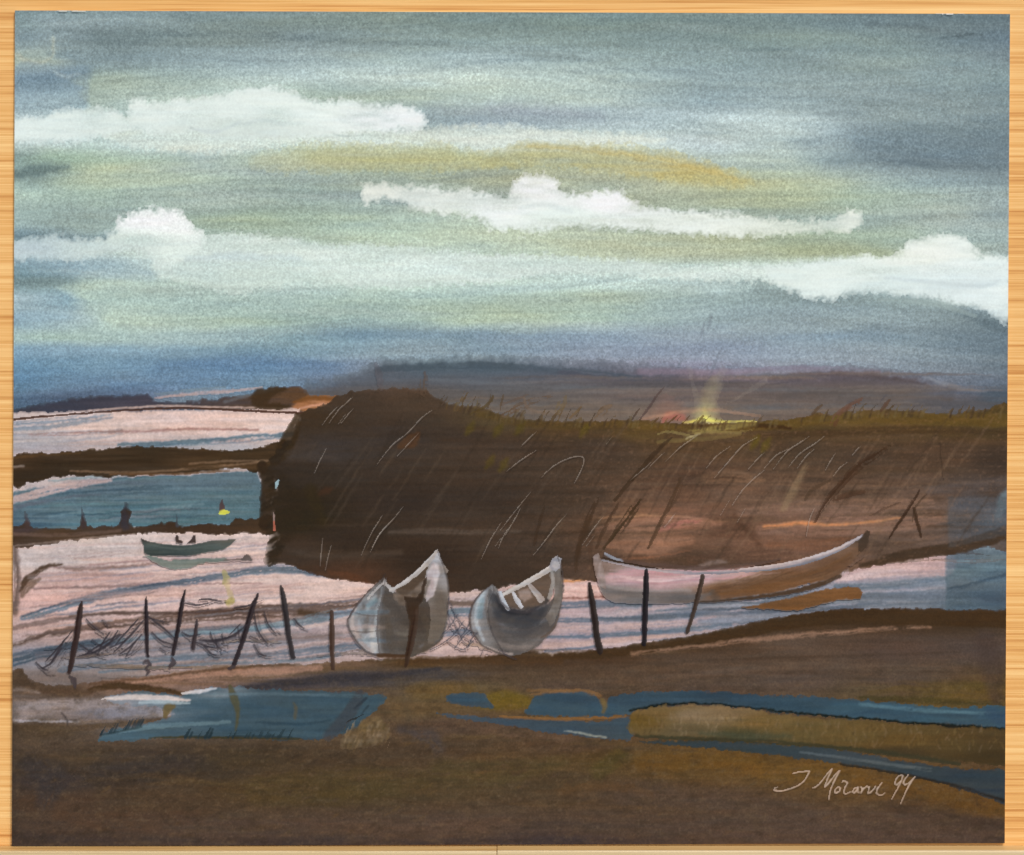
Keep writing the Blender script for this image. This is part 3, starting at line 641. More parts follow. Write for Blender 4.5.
# blue below
streak([(13,662,8),(50,652,10),(90,645,9),(130,640,5)], (84,106,136), .85, .25, col2=(54,72,98))
streak([(100,641,6),(160,635,8),(220,630,8),(290,624,8),(350,612,6),(385,603,3)], (84,110,138), .85, .25, col2=(120,134,150))
streak([(200,632,3),(260,627,4),(350,608,3)], (110,150,172), .7, .3)
streak([(13,655,4),(60,646,4),(100,640,3)], (56,72,98), .7, .3)
streak([(60,670,5),(120,662,6),(180,658,6),(260,656,7),(320,650,7),(362,646,5)], (96,104,120), .75, .3, col2=(74,96,124))
streak([(100,672,2),(200,664,3),(300,660,4),(340,654,3)], (84,110,132), .7, .3)
streak([(262,632,4),(310,628,6),(352,632,5)], (222,196,186), .75, .3)
streak([(262,640,3),(320,638,4),(360,640,3)], (140,110,106), .6, .3)
# between the boats and the right hand water
for k in range(70):
    x0 = sw.randint(545, 800); y0 = 600+sw.rand()*48; L = sw.randint(40, 160)
    c = [(112,120,138),(90,100,120),(150,146,154),(196,164,158),(84,92,108),(204,178,172)][sw.randint(6)]
    streak([(x0,y0,1),(x0+L*.5,y0-2,1.6+2.4*sw.rand()),(x0+L,y0-4-L*.03,1)], c, .62, .32)
streak([(560,588,9),(580,589,12),(604,592,11)], (212,168,156), .95, .15, 1.5, col2=(226,196,184), bw=1)
streak([(562,581,2),(580,580,3),(598,577,2)], (204,140,86), .95, .12)
streak([(562,598,1.5),(585,598,2),(610,597,1.5)], (112,60,54), .8, .1)
streak([(556,606,7),(600,604,8),(650,604,6)], (92,102,124), .85, .25)
streak([(556,612,4),(600,612,5),(618,608,3)], (186,158,160), .8, .25)
streak([(552,620,5),(600,620,6),(650,618,5),(700,614,5)], (84,94,116), .8, .25)
streak([(550,630,5),(600,628,6),(660,624,5),(700,622,3)], (196,166,160), .85, .25)
streak([(548,637,4),(600,635,5),(660,632,5),(730,625,4)], (92,106,132), .85, .25)
streak([(545,646,5),(600,642,5),(660,636,4),(720,631,3)], (196,164,154), .85, .25)
streak([(545,651,3),(600,646,3)], (92,104,130), .7, .3)
streak([(690,602,9),(760,600,10),(850,598,10),(945,596,8)], (92,100,116), .85, .25, col2=(126,132,146))
streak([(700,612,8),(780,610,9),(860,606,9)], (110,112,126), .8, .28, col2=(84,88,102))
streak([(740,607,3),(800,604,3),(860,602,2)], (152,156,166), .7, .3)
streak([(700,622,5),(770,616,6),(840,612,4)], (136,134,146), .75, .28)
streak([(640,596,6),(680,598,8),(700,596,5)], (82,104,128), .8, .25)
# right pink spit and the blue pane of water
streak([(838,580,6),(862,572,14),(900,566,22),(944,564,24)], (206,176,170), .97, .12, 1.5, col2=(186,154,150), bw=1.6)
streak([(838,582,3),(880,578,4),(944,572,6)], (150,140,148), .5, .35)
streak([(836,586,4),(880,586,7),(944,580,8)], (84,98,122), .85, .22, col2=(120,128,144))
streak([(860,596,6),(910,594,8),(960,590,8)], (104,112,130), .8, .28)
streak([(860,592,1.6),(910,590,2.2),(944,588,2)], (168,160,164), .7, .3)
streak([(860,604,5),(930,602,7),(1008,600,7)], (96,106,124), .75, .28)
water.area([(947,520),(1014,520),(1014,616),(945,616)], field([(955,565,86,112,132),(975,570,100,134,150),(1000,575,60,84,112),(960,585,70,90,112),(1000,600,58,74,100),(965,605,88,110,130)]), .66, 1.8, 1.2, (64,84,108), (26,3), .7, smooth=False)
streak([(950,590,4),(980,582,3),(1008,574,3)], (54,72,98), .7, .3)
streak([(40,656,12),(140,648,14),(250,640,14),(350,628,10)], (124,106,108), .5, .30, 2)
streak([(60,640,8),(160,628,10),(300,618,8)], (140,112,104), .45, .34, 2)
streak([(60,598,10),(160,594,12),(300,588,10)], (186,152,144), .5, .36, 2)
streak([(30,556,10),(90,552,10),(140,548,8)], (176,160,156), .5, .34, 2)
for k in range(46):
    x0 = sw.randint(14, 250); y0 = 545+sw.rand()*70; L = sw.randint(40, 130)
    streak([(x0,y0,1),(x0+L*.5,y0-.05*L,1.2+1.6*sw.rand()),(x0+L,y0-.1*L,1)], [(150,144,152),(120,124,140),(176,146,140),(140,112,110)][sw.randint(4)], .55, .40)
streak([(440,602,5),(462,603,7),(482,604,5)], (100,80,72), .85, .15)
streak([(440,594,5),(462,594,7),(484,594,5)], (206,178,168), .9, .15)
streak([(440,613,6),(462,612,8),(482,612,6)], (104,130,150), .85, .2, col2=(84,104,130))
streak([(440,624,4),(462,623,5),(482,623,4)], (196,168,160), .8, .25)
streak([(440,634,5),(462,632,6),(482,633,5)], (92,106,130), .75, .25)
streak([(436,648,5),(462,645,6),(490,648,5)], (204,176,166), .85, .2)
for k in range(40):
    x0 = sw.randint(15, 330); y0 = 600+sw.rand()*66; L = sw.randint(40, 150)
    streak([(x0,y0,1),(x0+L*.5,y0-.06*L,1.2+2*sw.rand()),(x0+L,y0-.12*L,1)], [(92,84,96),(112,90,88),(134,142,156),(84,98,122)][sw.randint(4)], .6, .36)
water.build()
PWO = water.ob

# ======================================================================== left banks
def bank(pts, cols, label, col2=(58,42,28), extra=(), rag=2.2):
    f = Film('painted_mudbank', painting, label, grain=.05)
    f.area(pts, cols, .97, 1.4, rag, col2, (50, 3), .8)
    for e in extra: f.brush(*e[0], **e[1])
    f.build(); return f
f = Film('painted_mudbank', painting, 'thin dark line of mud along the far pink water', grain=.05)
f.brush([(13,419.5,3),(60,415,2.4),(110,411.5,2.2),(140,409.5,2.2),(190,408,2.4),(250,411,2.8),(304,413,2.6)], (78,48,42), .95, .08, .8, .7)
f.build()
bank([(13,456),(50,453),(80,450),(110,448),(145,446),(175,447),(200,449),(225,450),(250,449),(275,443),(285,440),(288,474),(262,474),(240,469),(200,472),(160,475),(110,477),(70,476),(50,478),(38,482),(26,485),(13,487)],
     field([(20,462,74,54,38),(60,460,70,54,40),(140,455,72,56,40),(220,460,72,54,36),(40,475,54,44,34),(130,470,66,54,42),(230,468,80,58,38)]), 'long dark brown mudbank across the left water, upper', (54,42,30),
     [(([(70,471,1.5),(140,472,2),(210,467,2),(262,462,2)], (150,118,92)), dict(op=.6, dry=.35)), (([(190,464,1.5),(230,461,2),(268,461,1.5)], (134,104,80)), dict(op=.7, dry=.25)),
      (([(14,467,2),(24,466,2)], (150,130,120)), dict(op=.8, dry=.2)), (([(14,458,3),(40,455,3),(80,453,2)], (92,68,44)), dict(op=.6, dry=.2)), (([(110,474,2),(170,474,2.5),(230,471,2)], (116,82,58)), dict(op=.7, dry=.3))])
bank([(13,528),(20,525),(27,521),(31,527),(50,528),(75,528),(79,524),(82,517),(87,525),(100,525),(119,525),(121,512),(126,508),(131,512),(131,527),(150,524),(176,522),(178,526),(200,524),(228,524),(235,518),(250,518),(272,515),(276,534),(250,533),(210,534),(150,533),(110,537),(60,542),(13,548)],
     field([(20,530,76,58,58),(50,533,80,60,44),(124,518,62,50,50),(120,530,74,56,46),(200,529,66,48,38),(255,525,70,52,38)]), 'dark brown mudbank with stubs of posts beside the small green boat', (62,46,34),
     [(([(24,512,1),(27,520,4),(28,528,7)], (76,56,56)), dict(op=.7, soft=2.4, rag=2)), (([(83,508,1),(83,516,3),(83,526,6)], (66,52,56)), dict(op=.7, soft=2.4, rag=2)), (([(125,505,3),(125,514,6),(125,526,8)], (60,54,62)), dict(op=.7, soft=2.4, rag=2)),
      (([(175,510,1),(176.5,518,1.6),(177,526,3)], (70,74,84)), dict(op=.8, soft=1)), (([(13,534,3),(60,535,4),(120,531,3)], (120,92,84)), dict(op=.5, dry=.35)), (([(14,546,1.2),(60,541,1.6),(110,536,1.6),(160,533,1)], (186,158,148)), dict(op=.5, dry=.35))], rag=2.6)
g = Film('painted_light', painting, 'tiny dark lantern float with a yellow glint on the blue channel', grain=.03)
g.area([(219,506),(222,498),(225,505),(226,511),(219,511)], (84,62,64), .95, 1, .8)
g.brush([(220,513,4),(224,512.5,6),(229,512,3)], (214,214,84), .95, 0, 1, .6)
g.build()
g = Film('painted_reflection', PWO, 'yellow green broken reflection below the small boat', grain=.04)
g.brush([(224,571,5),(226,577,8),(224,582,5)], (160,150,92), .7, .28, 2, 1.8)
g.brush([(227,584,5),(230,594,6),(231,600,8),(228,605,5)], (188,168,112), .5, .3, 2, 1.8)
g.brush([(227,602,5),(231,601,7)], (160,148,72), .6, .1, 1.2, 1)
g.build()

# ======================================================================== reed bed
reed = Film('painted_reed_bed', painting, 'broad dark brown reed bed rising in a clump at its left', grain=.08)
RB = [(300,416),(306,409),(322,404),(334,398),(344,393),(360,390),(376,390),(388,388),(400,388),(416,389),(428,390),(442,402),(452,405),(470,406),(486,409),(500,416),(520,419),(560,421),(600,421),(640,421),(680,423),(710,425),(745,424),(768,419),(778,421),(790,420),(810,415),(818,412),(830,415),(850,412),(880,410),(910,411),(950,414),(985,410),(1012,413),
      (1014,541),(985,546),(950,553),(910,560),(860,569),(820,574),(700,585),(610,585),(560,578),(520,585),(460,592),(420,592),(370,583),(330,578),(302,570),(285,565),(268,563),(270,552),(276,545),(282,536),(274,528),(274,500),(278,490),(272,478),(268,470),(285,450),(296,428)]
rcol = field([(380,383,84,66,56),(422,384,96,72,58),(350,400,72,58,48),(420,400,78,62,50),(310,420,70,54,40),(290,450,74,62,54),(320,450,70,62,60),(400,440,70,58,52),(300,470,58,48,40),(300,500,48,40,30),(290,520,46,40,26),(400,500,60,48,42),(350,540,58,46,38),(300,550,72,56,46),(420,560,58,44,36),(350,575,92,58,44),(460,440,76,60,50),
      (500,420,98,80,52),(560,424,98,74,46),(520,450,84,64,52),(600,450,74,58,48),(640,428,96,74,42),(500,500,66,52,44),(560,500,78,60,48),(540,550,80,62,52),(500,575,70,54,44),(600,530,96,68,52),(640,525,136,94,72),(650,545,142,98,78),(680,520,128,84,68),(620,565,96,70,58),
      (700,440,88,66,46),(700,480,88,62,50),(740,490,110,80,64),(740,530,104,70,56),(690,560,84,62,50),(760,420,96,74,42),(800,425,88,68,40),(860,420,100,78,46),(940,420,98,76,42),(1000,420,84,68,40),(800,450,80,62,48),(860,460,78,60,48),(940,455,84,62,48),(1000,460,66,52,44),
      (800,490,96,72,58),(860,490,98,74,60),(920,500,104,78,66),(980,490,80,66,60),(800,520,132,92,78),(850,525,128,92,80),(900,525,120,90,78),(930,515,110,84,74),(960,520,90,78,72),(1000,520,84,90,96),(780,545,122,82,66),(820,550,116,78,64),(880,545,96,74,62)], 32, 12)
reed.area(RB, rcol, .985, 1.5, 2.6, None)
rs = np.random.RandomState(4)
def rb(pts, col, op, dry=.35, soft=1, **k): reed.brush(pts, col, op, dry, soft, 1, seed=rs.randint(1, 90), **k)
for k in range(150):      # horizontal drag of the brush
    x0 = rs.randint(280, 940); y0 = 425+rs.rand()*140; L = rs.randint(60, 240)
    if x0+L > 1012: L = 1012-x0
    lo = x0 > 570
    c = [(54,44,36),(88,70,58),(70,56,46)][rs.randint(3)]
    if lo: c = [(76,58,44),(116,86,68),(130,96,74),(66,52,42)][rs.randint(4)]
    if lo and y0 < 480: c = [(70,54,42),(96,72,56),(84,64,48)][rs.randint(3)]
    rb([(x0,y0,1),(x0+L*.5,y0+rs.randn()*2,2+4*rs.rand()),(x0+L,y0-2+rs.randn()*2,1)], c, .30, .42, bw=1.2, bl=80)
# olive rim of the horizon at the right
rb([(630,426,5),(700,428,8),(760,426,8),(830,420,9),(900,419,10),(970,420,12),(1012,420,14)], (100,78,38), .7, .2, 1.8, bw=2)
rb([(480,414,6),(520,422,8),(570,426,8),(620,424,6)], (98,76,38), .65, .25, 2, bw=2)
rb([(760,436,6),(850,432,8),(940,430,7),(1012,434,6)], (72,54,38), .6, .3, 2)
rb([(700,426,3),(745,425,5),(790,428,3)], (60,40,26), .7, .2, 1.2)
# dark clump edge at left, stalks and bush
rb([(298,416,6),(291,435,15),(283,452,15),(276,462,6)], (62,46,28), .8, .12, 2)
rb([(262,466,10),(268,482,14),(266,504,12),(266,524,14)], (56,42,30), .9, .1, 2)
rb([(282,478,10),(290,500,22),(286,525,24),(276,545,14),(270,560,10)], (52,43,32), .62, .25, 5)
rb([(310,490,12),(322,520,10)], (58,48,28), .6, .2, 4)
rb([(290,455,10),(310,452,16),(335,456,8)], (84,72,66), .55, .35, 4)
rb([(290,552,4),(330,556,9),(400,552,6)], (92,76,64), .55, .35, 3)
rb([(330,572,4),(350,576,7),(368,582,4)], (112,62,44), .7, .25, 2)
rb([(390,532,3),(430,531,6),(490,532,5),(520,531,3)], (112,94,82), .6, .38, 1.8)
rb([(400,446,6),(412,440,14),(418,434,5)], (112,66,40), .65, .15, 2)
rb([(320,494,3),(328,490,8),(332,488,3)], (84,50,38), .6, .15, 2)
for x, y in ((470,428),(498,430),(504,465),(490,462),(585,430),(520,428),(755,442),(766,445)):
    rb([(x-4,y+6,3),(x,y,8),(x+4,y-6,3)], (104,88,30), .6, .2, 2.5)
# pink light showing through the lower right
for pts, c, op in [([(598,530,6),(640,524,14),(690,522,12),(720,524,4)], (168,112,92), .6), ([(610,545,8),(650,546,16),(690,540,10)], (160,106,84), .6), ([(600,518,2),(640,516,3),(690,518,2)], (186,132,96), .7), ([(620,560,4),(660,556,5),(690,552,3)], (144,88,66), .6),
                   ([(660,530,4),(680,524,8),(700,522,4)], (176,100,92), .6), ([(700,480,8),(730,476,14),(760,482,8)], (136,100,76), .5), ([(740,512,8),(800,508,14),(860,506,14),(930,504,10)], (140,104,88), .5), ([(760,530,10),(830,526,18),(900,524,14),(945,518,8)], (150,108,92), .55),
                   ([(764,527,2),(790,524,4),(812,523,3),(830,525,2),(860,523,1.5),(900,518,1)], (216,142,92), .9), ([(770,545,8),(820,545,12),(860,540,8)], (126,80,60), .6), ([(690,560,8),(740,556,12),(790,552,8)], (96,66,54), .55), ([(700,566,4),(712,563,5),(725,562,3)], (142,116,108), .7), ([(930,490,10),(980,486,12),(1010,480,10)], (92,80,78), .5)]:
    rb(pts, c, op, .36, 2, bw=1.2, bl=50)
rb([(860,566,3),(900,556,10),(950,549,12),(985,540,14),(1012,530,14)], (70,54,42), .9, .15, 1.5)
rb([(760,545,6),(745,530,5),(735,515,5)], (84,56,44), .5, .2, 3)
rb([(998,515,8),(1005,500,14),(1010,492,10)], (112,140,152), .6, .3, 3)
rb([(950,515,8),(970,505,24),(1000,520,20)], (96,96,104), .4, .3, 5)
reed.area([(948,497),(1014,497),(1014,534),(985,540),(948,548)], (76,84,92), .42, 1.8, 1.2, (92,88,88), (20,4), .8, smooth=False)
rb([(274,484,6),(275,500,5),(273,512,4)], (54,44,32), .8, .15, 1.5)
for k in range(60):
    y = 440+rs.rand()*125; x = np.interp(y, [440,470,500,545,565], [288,268,270,276,270])+rs.randn()*3
    rb([(x-3,y+2,2),(x,y,3+3*rs.rand()),(x+5,y-2,2)], [(48,40,30),(60,48,34),(56,46,36)][rs.randint(3)], .75, .15, 1.2)
# pale ray of light
rb([(784,508,7),(792,492,9),(800,476,8),(806,466,4)], (140,116,86), .6, .3, 3)
rb([(690,432,4),(720,428,7),(755,424,4)], (176,160,88), .55, .3, 2)
for k in range(120):      # slanting drag marks of the reeds
    x0 = rs.randint(300, 960); y0 = 440+rs.rand()*115; L = 18+rs.rand()*45; sl = .5+.25*rs.rand()
    c = [(56,46,38),(60,48,40),(96,80,66),(108,88,70)][rs.randint(4)] if x0 < 600 else [(70,54,44),(120,92,72),(64,50,40),(132,100,80)][rs.randint(4)]
    rb([(x0,y0+L*.5,1),(x0+L*sl*.5,y0,1.6+2.4*rs.rand()),(x0+L*sl,y0-L*.5,1)], c, .34, .3, 1.4, bw=1.2, bl=30)
for k in range(150):      # ragged tops of the reeds along the horizon
    x0 = rs.randint(436, 1005); y0 = np.interp(x0, [436,470,500,560,660,745,800,850,900,1005], [402,408,417,421,423,425,420,413,412,413])+2
    h = 4+rs.rand()**2*(13 if x0 < 660 else 8); c = [(84,66,44),(104,80,46),(72,56,42),(110,92,58)][rs.randint(4)]
    rb([(x0,y0+3,1.4),(x0+h*.25,y0-h*.5,1.6),(x0+h*(.4+.4*rs.rand()),y0-h,.8)], c, .6, .15, .9, bl=14)
reed.raw(reed.A*.30*(1-sstep(520, 660, GX))*sstep(395, 430, GY), np.broadcast_to(rgb((52,44,38)), (H, W, 3)))
reed.raw(reed.A*np.clip((fbm(14, 5, 431, 4)-.54)*3, 0, 1)*.28, np.broadcast_to(rgb((56,46,38)), (H, W, 3)))
reed.raw(reed.A*np.clip((vnoise(2.6, 1.8, 441)-.72)*3, 0, 1)*.25*sstep(480, 620, GX), np.broadcast_to(rgb((168,122,94)), (H, W, 3)))
reed.build()
RO = reed.ob
g = Film('painted_glint', painting, 'yellow gleam of sunset caught below the reed tops', grain=.04)
g.brush([(658,434,1.6),(668,432,2.6),(682,434,2.8),(696,437,2)], (176,160,92), .55, .3, 2.4, 1.4)
g.brush([(658,442,4),(685,440,5),(712,438,5),(740,434,3)], (128,108,62), .55, .3, 2.5, 1)
g.brush([(686,439,1),(692,436,2),(700,434,1)], (206,190,140), .6, .1, 1, .6)
g.brush([(696,433,2.4),(716,432,3),(736,432,3),(752,430,2)], (168,150,84), .45, .33, 2, 1.4)
g.build()
# reed stalks standing out of the bed
def stalk(pts, col, op=.85, dry=.12, soft=1.0, rag=.7, label=None):
    f = Film('reed_stalk', RO, label, grain=.04, thr=.2)
    big = max(q[2] for q in pts) > 5.5
    if big: op, dry, soft = op*.9, dry+.12, soft*1.7
    f.brush(pts, col, op*.88, dry+.1, soft*1.5, rag, seed=rnd.randint(90), bw=1.3, bl=30); f.build()
def scratch(pts, col=(176,164,152), op=.62, w=1.15):
    f = Film('reed_scratch', RO, None, grain=.03, thr=.12, thin=True)
    n = len(pts)
    f.brush([(x, y, w*(.55 if i in (0, n-1) else 1)) for i, (x, y) in enumerate(pts)], col, op, .12, .8, .2, bl=16, seed=rnd.randint(90)); f.build()
for pts, col, op in [
    ([(502,416,5),(516,408,7),(536,400,6),(552,396,3)], (100,74,56), .85), ([(500,405,3),(520,398,4),(528,394,2)], (104,84,74), .7), ([(470,414,2),(488,404,4),(493,396,3)], (84,66,36), .7), ([(500,410,2),(502,400,3),(503,394,1.5)], (88,70,52), .7), ([(524,398,3),(528,408,4),(545,414,3)], (118,98,84), .7),
    ([(570,418,4),(578,410,6),(582,406,3)], (116,82,36), .42), ([(558,412,8),(562,404,12),(566,396,5)], (116,94,54), .42), ([(596,418,6),(604,410,10),(612,405,4)], (120,88,56), .42),
    ([(632,420,2),(636,413,3),(640,408,2)], (74,54,46), .85), ([(640,420,2),(650,406,3.5),(660,392,3),(664,387,1.5)], (86,66,66), .85), ([(668,424,1.5),(672,420,2.2),(677,416,1.5)], (84,60,36), .9), ([(697,423,2),(701,419,3),(704,416,2)], (96,72,36), .9), ([(682,424,1.5),(687,419,2.2),(690,415,1)], (84,60,36), .8), ([(652,424,1.5),(656,420,2),(659,417,1)], (84,60,36), .8),
    ([(832,422,5),(838,414,6),(850,406,6),(861,400,5),(862,398,2)], (112,70,58), .9), ([(812,414,3),(818,408,4),(822,405,2)], (92,70,52), .8), ([(881,411,3),(886,404,5),(889,400,3)], (92,64,52), .85), ([(880,402,1.5),(884,397,2.5),(887,394,1)], (86,78,84), .7), ([(838,420,3),(835,424,5)], (96,64,44), .8),
    ([(576,572,3),(578,552,6),(584,532,7),(592,510,6),(598,498,3)], (66,48,36), .85), ([(596,548,3),(606,526,5),(616,508,4),(618,503,2)], (74,54,42), .8), ([(604,548,3),(614,536,6),(626,520,9),(634,508,9),(640,500,4)], (58,46,32), .95), ([(648,548,3),(658,528,5),(668,508,5),(676,490,4),(680,478,3)], (78,56,42), .85),
    ([(615,500,4),(640,470,5),(660,448,5),(672,438,3)], (64,48,36), .8), ([(593,570,2),(590,550,5),(592,538,6)], (84,60,48), .6), ([(534,545,3),(540,520,4),(545,505,2)], (62,46,36), .6), ([(660,520,2),(676,500,3),(682,482,4)], (86,62,48), .7),
    ([(815,522,3),(828,500,6),(845,480,8),(862,464,8),(876,455,6),(890,446,3)], (64,42,32), .92), ([(820,514,2),(840,488,3),(855,472,2)], (92,70,56), .6), ([(835,500,6),(848,496,9),(864,492,4)], (76,50,38), .7), ([(870,516,2),(885,508,3),(900,502,2)], (84,60,50), .6), ([(805,500,4),(812,490,5),(830,480,3)], (78,60,46), .6),
    ([(889,538,2),(900,521,3.5),(914,500,3),(920,490,1.5)], (56,38,30), .92), ([(921,537,2.5),(917,520,5),(914,508,3)], (60,42,32), .9), ([(912,522,1.5),(916,506,2.5),(927,494,1.5)], (70,52,40), .7), ([(872,556,1.2),(886,540,1.4),(900,520,1)], (104,80,70), .6),
    ([(940,440,3),(941,460,4),(943,480,3)], (60,46,38), .3), ([(424,374,7),(424,382,9),(423,394,7)], (98,76,60), .6), ([(376,364,6),(379,374,9),(381,388,8)], (92,80,80), .45), ([(440,406,1.2),(446,400,1.6),(448,396,1)], (92,74,62), .8), ([(488,408,1.5),(490,400,2.4),(491,394,1.2)], (88,72,56), .8)]:
    stalk(pts, col, op)
for pts in [[(329,423),(338,410),(348,401),(352,397)], [(322,425),(330,414),(338,406)], [(341,423),(348,414),(353,408)], [(338,424),(345,414)], [(376,465),(392,445),(408,432),(422,417),(432,410)], [(397,456),(408,444),(418,433)], [(314,473),(319,462),(326,448)],
            [(361,555),(370,535),(378,522),(382,515)], [(371,550),(380,533),(393,519),(403,506)], [(370,552),(378,536),(386,526)], [(320,566),(321,552),(322.5,538)], [(325,570),(328,556),(331,545)], [(481,559),(490,540),(501,522)], [(498,548),(503,536),(510,526)], [(495,546),(500,538)],
            [(541,477),(553,466),(566,459),(577,456),(583,457),(583,464),(578,476),(574,483)], [(500,530),(514,512),(530,492)], [(505,535),(515,518),(520,508)], [(533,555),(545,540),(557,524),(566,514)], [(506,471),(522,459),(536,450)], [(521,446),(528,439),(536,431)],
            [(582,545),(592,530),(603,516)], [(586,546),(594,535)], [(664,527),(670,520),(675,513)], [(630,480),(642,470),(651,462)], [(665,461),(680,447),(690,440),(697,435)], [(714,478),(726,464),(742,446),(757,437)], [(706,468),(716,456),(730,446)], [(720,515),(729,500)], [(737,522),(745,508)],
            [(732,505),(742,490),(754,478),(764,470)], [(747,470),(756,460),(764,452)], [(764,468),(776,455),(790,448)], [(773,469),(786,452),(800,442),(809,436)], [(788,467),(800,453),(815,443),(824,436)], [(797,468),(806,456),(814,449)], [(825,470),(830,461),(835,453)], [(833,476),(840,467),(847,462)], [(852,455),(858,448),(860,446)], [(806,536),(809,520),(814,508)], [(648,468),(664,452)]]:
    scratch(pts)
scratch([(612,436),(606,444)], (150,140,120), .5)
# small red accent and holes at the left edge of the clump
g = Film('painted_marker', painting, 'small red and white mark at the left edge of the reeds', grain=.03)
g.brush([(273.5,512,1.4),(274,520,2.2),(274.5,530,3)], (170,138,136), .8, .1, .8, .5)
g.brush([(274,522,2),(274.5,530,3)], (176,84,66), .85, .1, .8, .5)
g.build()
g = Film('painted_glint', painting, 'pale blue chink of water through the left reeds', grain=.03)
g.brush([(276,488,3),(277,483,5),(279,480,2)], (150,186,196), .9, .1, 1, .7); g.build()

# ======================================================================== foreground
fg = Film('painted_marsh', painting, 'brown and olive marsh ground filling the foreground', grain=.11)
FG = [(8,672),(22,668),(30,680),(60,685),(90,682),(130,678),(180,674),(240,668),(300,665),(340,662),(380,659),(420,657),(450,656),(480,657),(520,650),(560,655),(600,650),(650,645),(700,636),(740,628),(790,616),(840,609),(900,608),(960,609),(1000,610),(1014,612),(1016,660),(1016,760),(1016,850),(1000,862),(700,864),(300,864),(30,862),(2,850),(2,780),(4,700)]
fcol = field([(25,680,78,62,50),(60,690,84,64,50),(130,684,140,102,88),(200,677,150,110,96),(260,675,144,112,100),(330,664,112,84,66),(420,662,92,68,42),(540,656,72,54,42),(460,690,96,78,52),(350,678,62,58,62),(280,684,66,60,66),(430,675,72,66,66),
      (600,655,74,54,40),(700,645,76,56,42),(780,622,72,54,38),(860,617,68,50,36),(960,620,70,54,40),(700,660,86,68,56),(640,675,88,68,54),(800,645,92,72,60),(900,650,86,66,58),(980,650,82,66,60),(800,680,86,70,62),(700,690,84,66,56),(900,680,86,70,60),(980,690,92,72,38),(940,695,96,76,40),(880,690,88,72,52),(560,690,84,66,56),(520,700,98,78,40),
      (30,710,128,112,108),(60,706,140,122,118),(100,712,124,112,116),(150,708,150,142,146),(40,730,78,62,46),(100,760,76,62,46),(30,770,66,54,44),(50,780,60,52,52),(120,770,64,56,50),(180,765,62,54,46),(240,760,76,62,40),(330,760,74,60,44),(430,750,78,62,46),(500,760,92,70,44),(560,745,88,66,48),(600,760,84,66,36),(460,725,86,66,54),(420,710,98,78,52),
      (60,800,78,58,46),(150,800,76,60,44),(260,790,80,64,40),(350,790,78,66,40),(450,785,80,66,42),(560,780,78,64,44),(680,770,98,72,36),(740,765,106,76,34),(640,790,84,66,52),(720,800,82,64,50),(800,775,110,80,38),(860,790,104,76,42),(940,790,96,68,36),(980,805,92,66,36),(800,820,86,68,58),(900,820,86,66,54),(980,830,80,62,52),
      (60,830,74,60,52),(200,830,82,66,56),(330,825,84,66,54),(450,825,86,68,58),(600,825,84,66,54),(700,830,84,66,56),(30,840,66,56,50),(300,842,72,60,56),(560,842,68,56,58),(850,840,84,66,58),(990,840,72,60,56)], 42, 9)
fg.area(FG, fcol, .985, 1.6, 2.4, None)
fs = np.random.RandomState(12)
def fb(pts, col, op, dry=.35, soft=1.5, rag=1.2, **k): fg.brush(pts, col, op, dry, soft, rag, seed=fs.randint(1, 90), **k)
for k in range(140):
    x0 = fs.randint(10, 960); y0 = 640+fs.rand()*200; L = fs.randint(40, 200)
    if x0+L > 1010: L = 1010-x0
    c = [(66,52,38),(94,74,52),(104,82,48),(72,60,52)][fs.randint(4)]
    if y0 > 810: c = [(78,60,56),(92,72,60),(66,56,54)][fs.randint(3)]
    if y0 < 710 and x0 > 560: c = [(80,62,52),(96,76,64),(76,60,50)][fs.randint(3)]
    fb([(x0,y0,2),(x0+L*.5,y0+fs.randn()*3,3+6*fs.rand()),(x0+L,y0+fs.randn()*3,2)], c, .30, .4, bw=1.5, bl=60)
for k in range(260):        # short dabs of grass and earth
    x0 = fs.randint(15, 1000); y0 = 742+fs.rand()*98; L = 4+fs.rand()*10
    c = [(58,46,34),(96,80,52),(110,86,48),(68,56,46),(90,70,58)][fs.randint(5)]
    fb([(x0,y0,1),(x0+L*.4,y0-L*.3,1.8+2*fs.rand()),(x0+L*.8,y0-L*.5,1)], c, .35, .25, 1.2)
# shore details
fb([(120,683,4),(160,678,7),(220,672,8),(280,670,8),(320,668,5)], (172,124,106), .8, .28, bw=1.2)
fb([(90,690,5),(110,686,7),(135,687,7),(165,691,6),(188,694,3)], (70,52,36), .95, .1, 1.5)
fb([(60,694,4),(85,693,5),(100,689,3)], (86,66,52), .8, .2)
fb([(90,684,2),(150,678,2.5),(220,669,3),(300,664,2)], (86,62,46), .8, .25)
fb([(240,688,4),(280,684,7),(340,678,8),(400,674,6),(440,668,4)], (58,54,58), .8, .2, 2)
fb([(13,690,3),(26,690,4),(40,692,2)], (140,122,116), .7, .25)
fb([(13,716,14),(50,706,14),(90,704,10),(130,700,8)], (150,132,130), .75, .3, 2, bw=1.3)
fb([(100,714,10),(150,708,12),(200,706,10)], (132,128,140), .7, .3, 2, bw=1.4)
fb([(13,720,2),(50,721,2.2),(80,722,1.6)], (170,164,170), .85, .15, .8)
fb([(80,722,2),(120,721,2),(160,722,1.5)], (130,108,92), .7, .25)
fb([(13,726,5),(70,729,6),(140,722,5),(170,718,3)], (84,68,50), .7, .25)
fb([(62,712,1.5),(66,718,3),(68,724,1.5)], (70,62,62), .7, .1, 1); fb([(70,720,1),(76,721,3)], (84,70,64), .7, .1, 1)
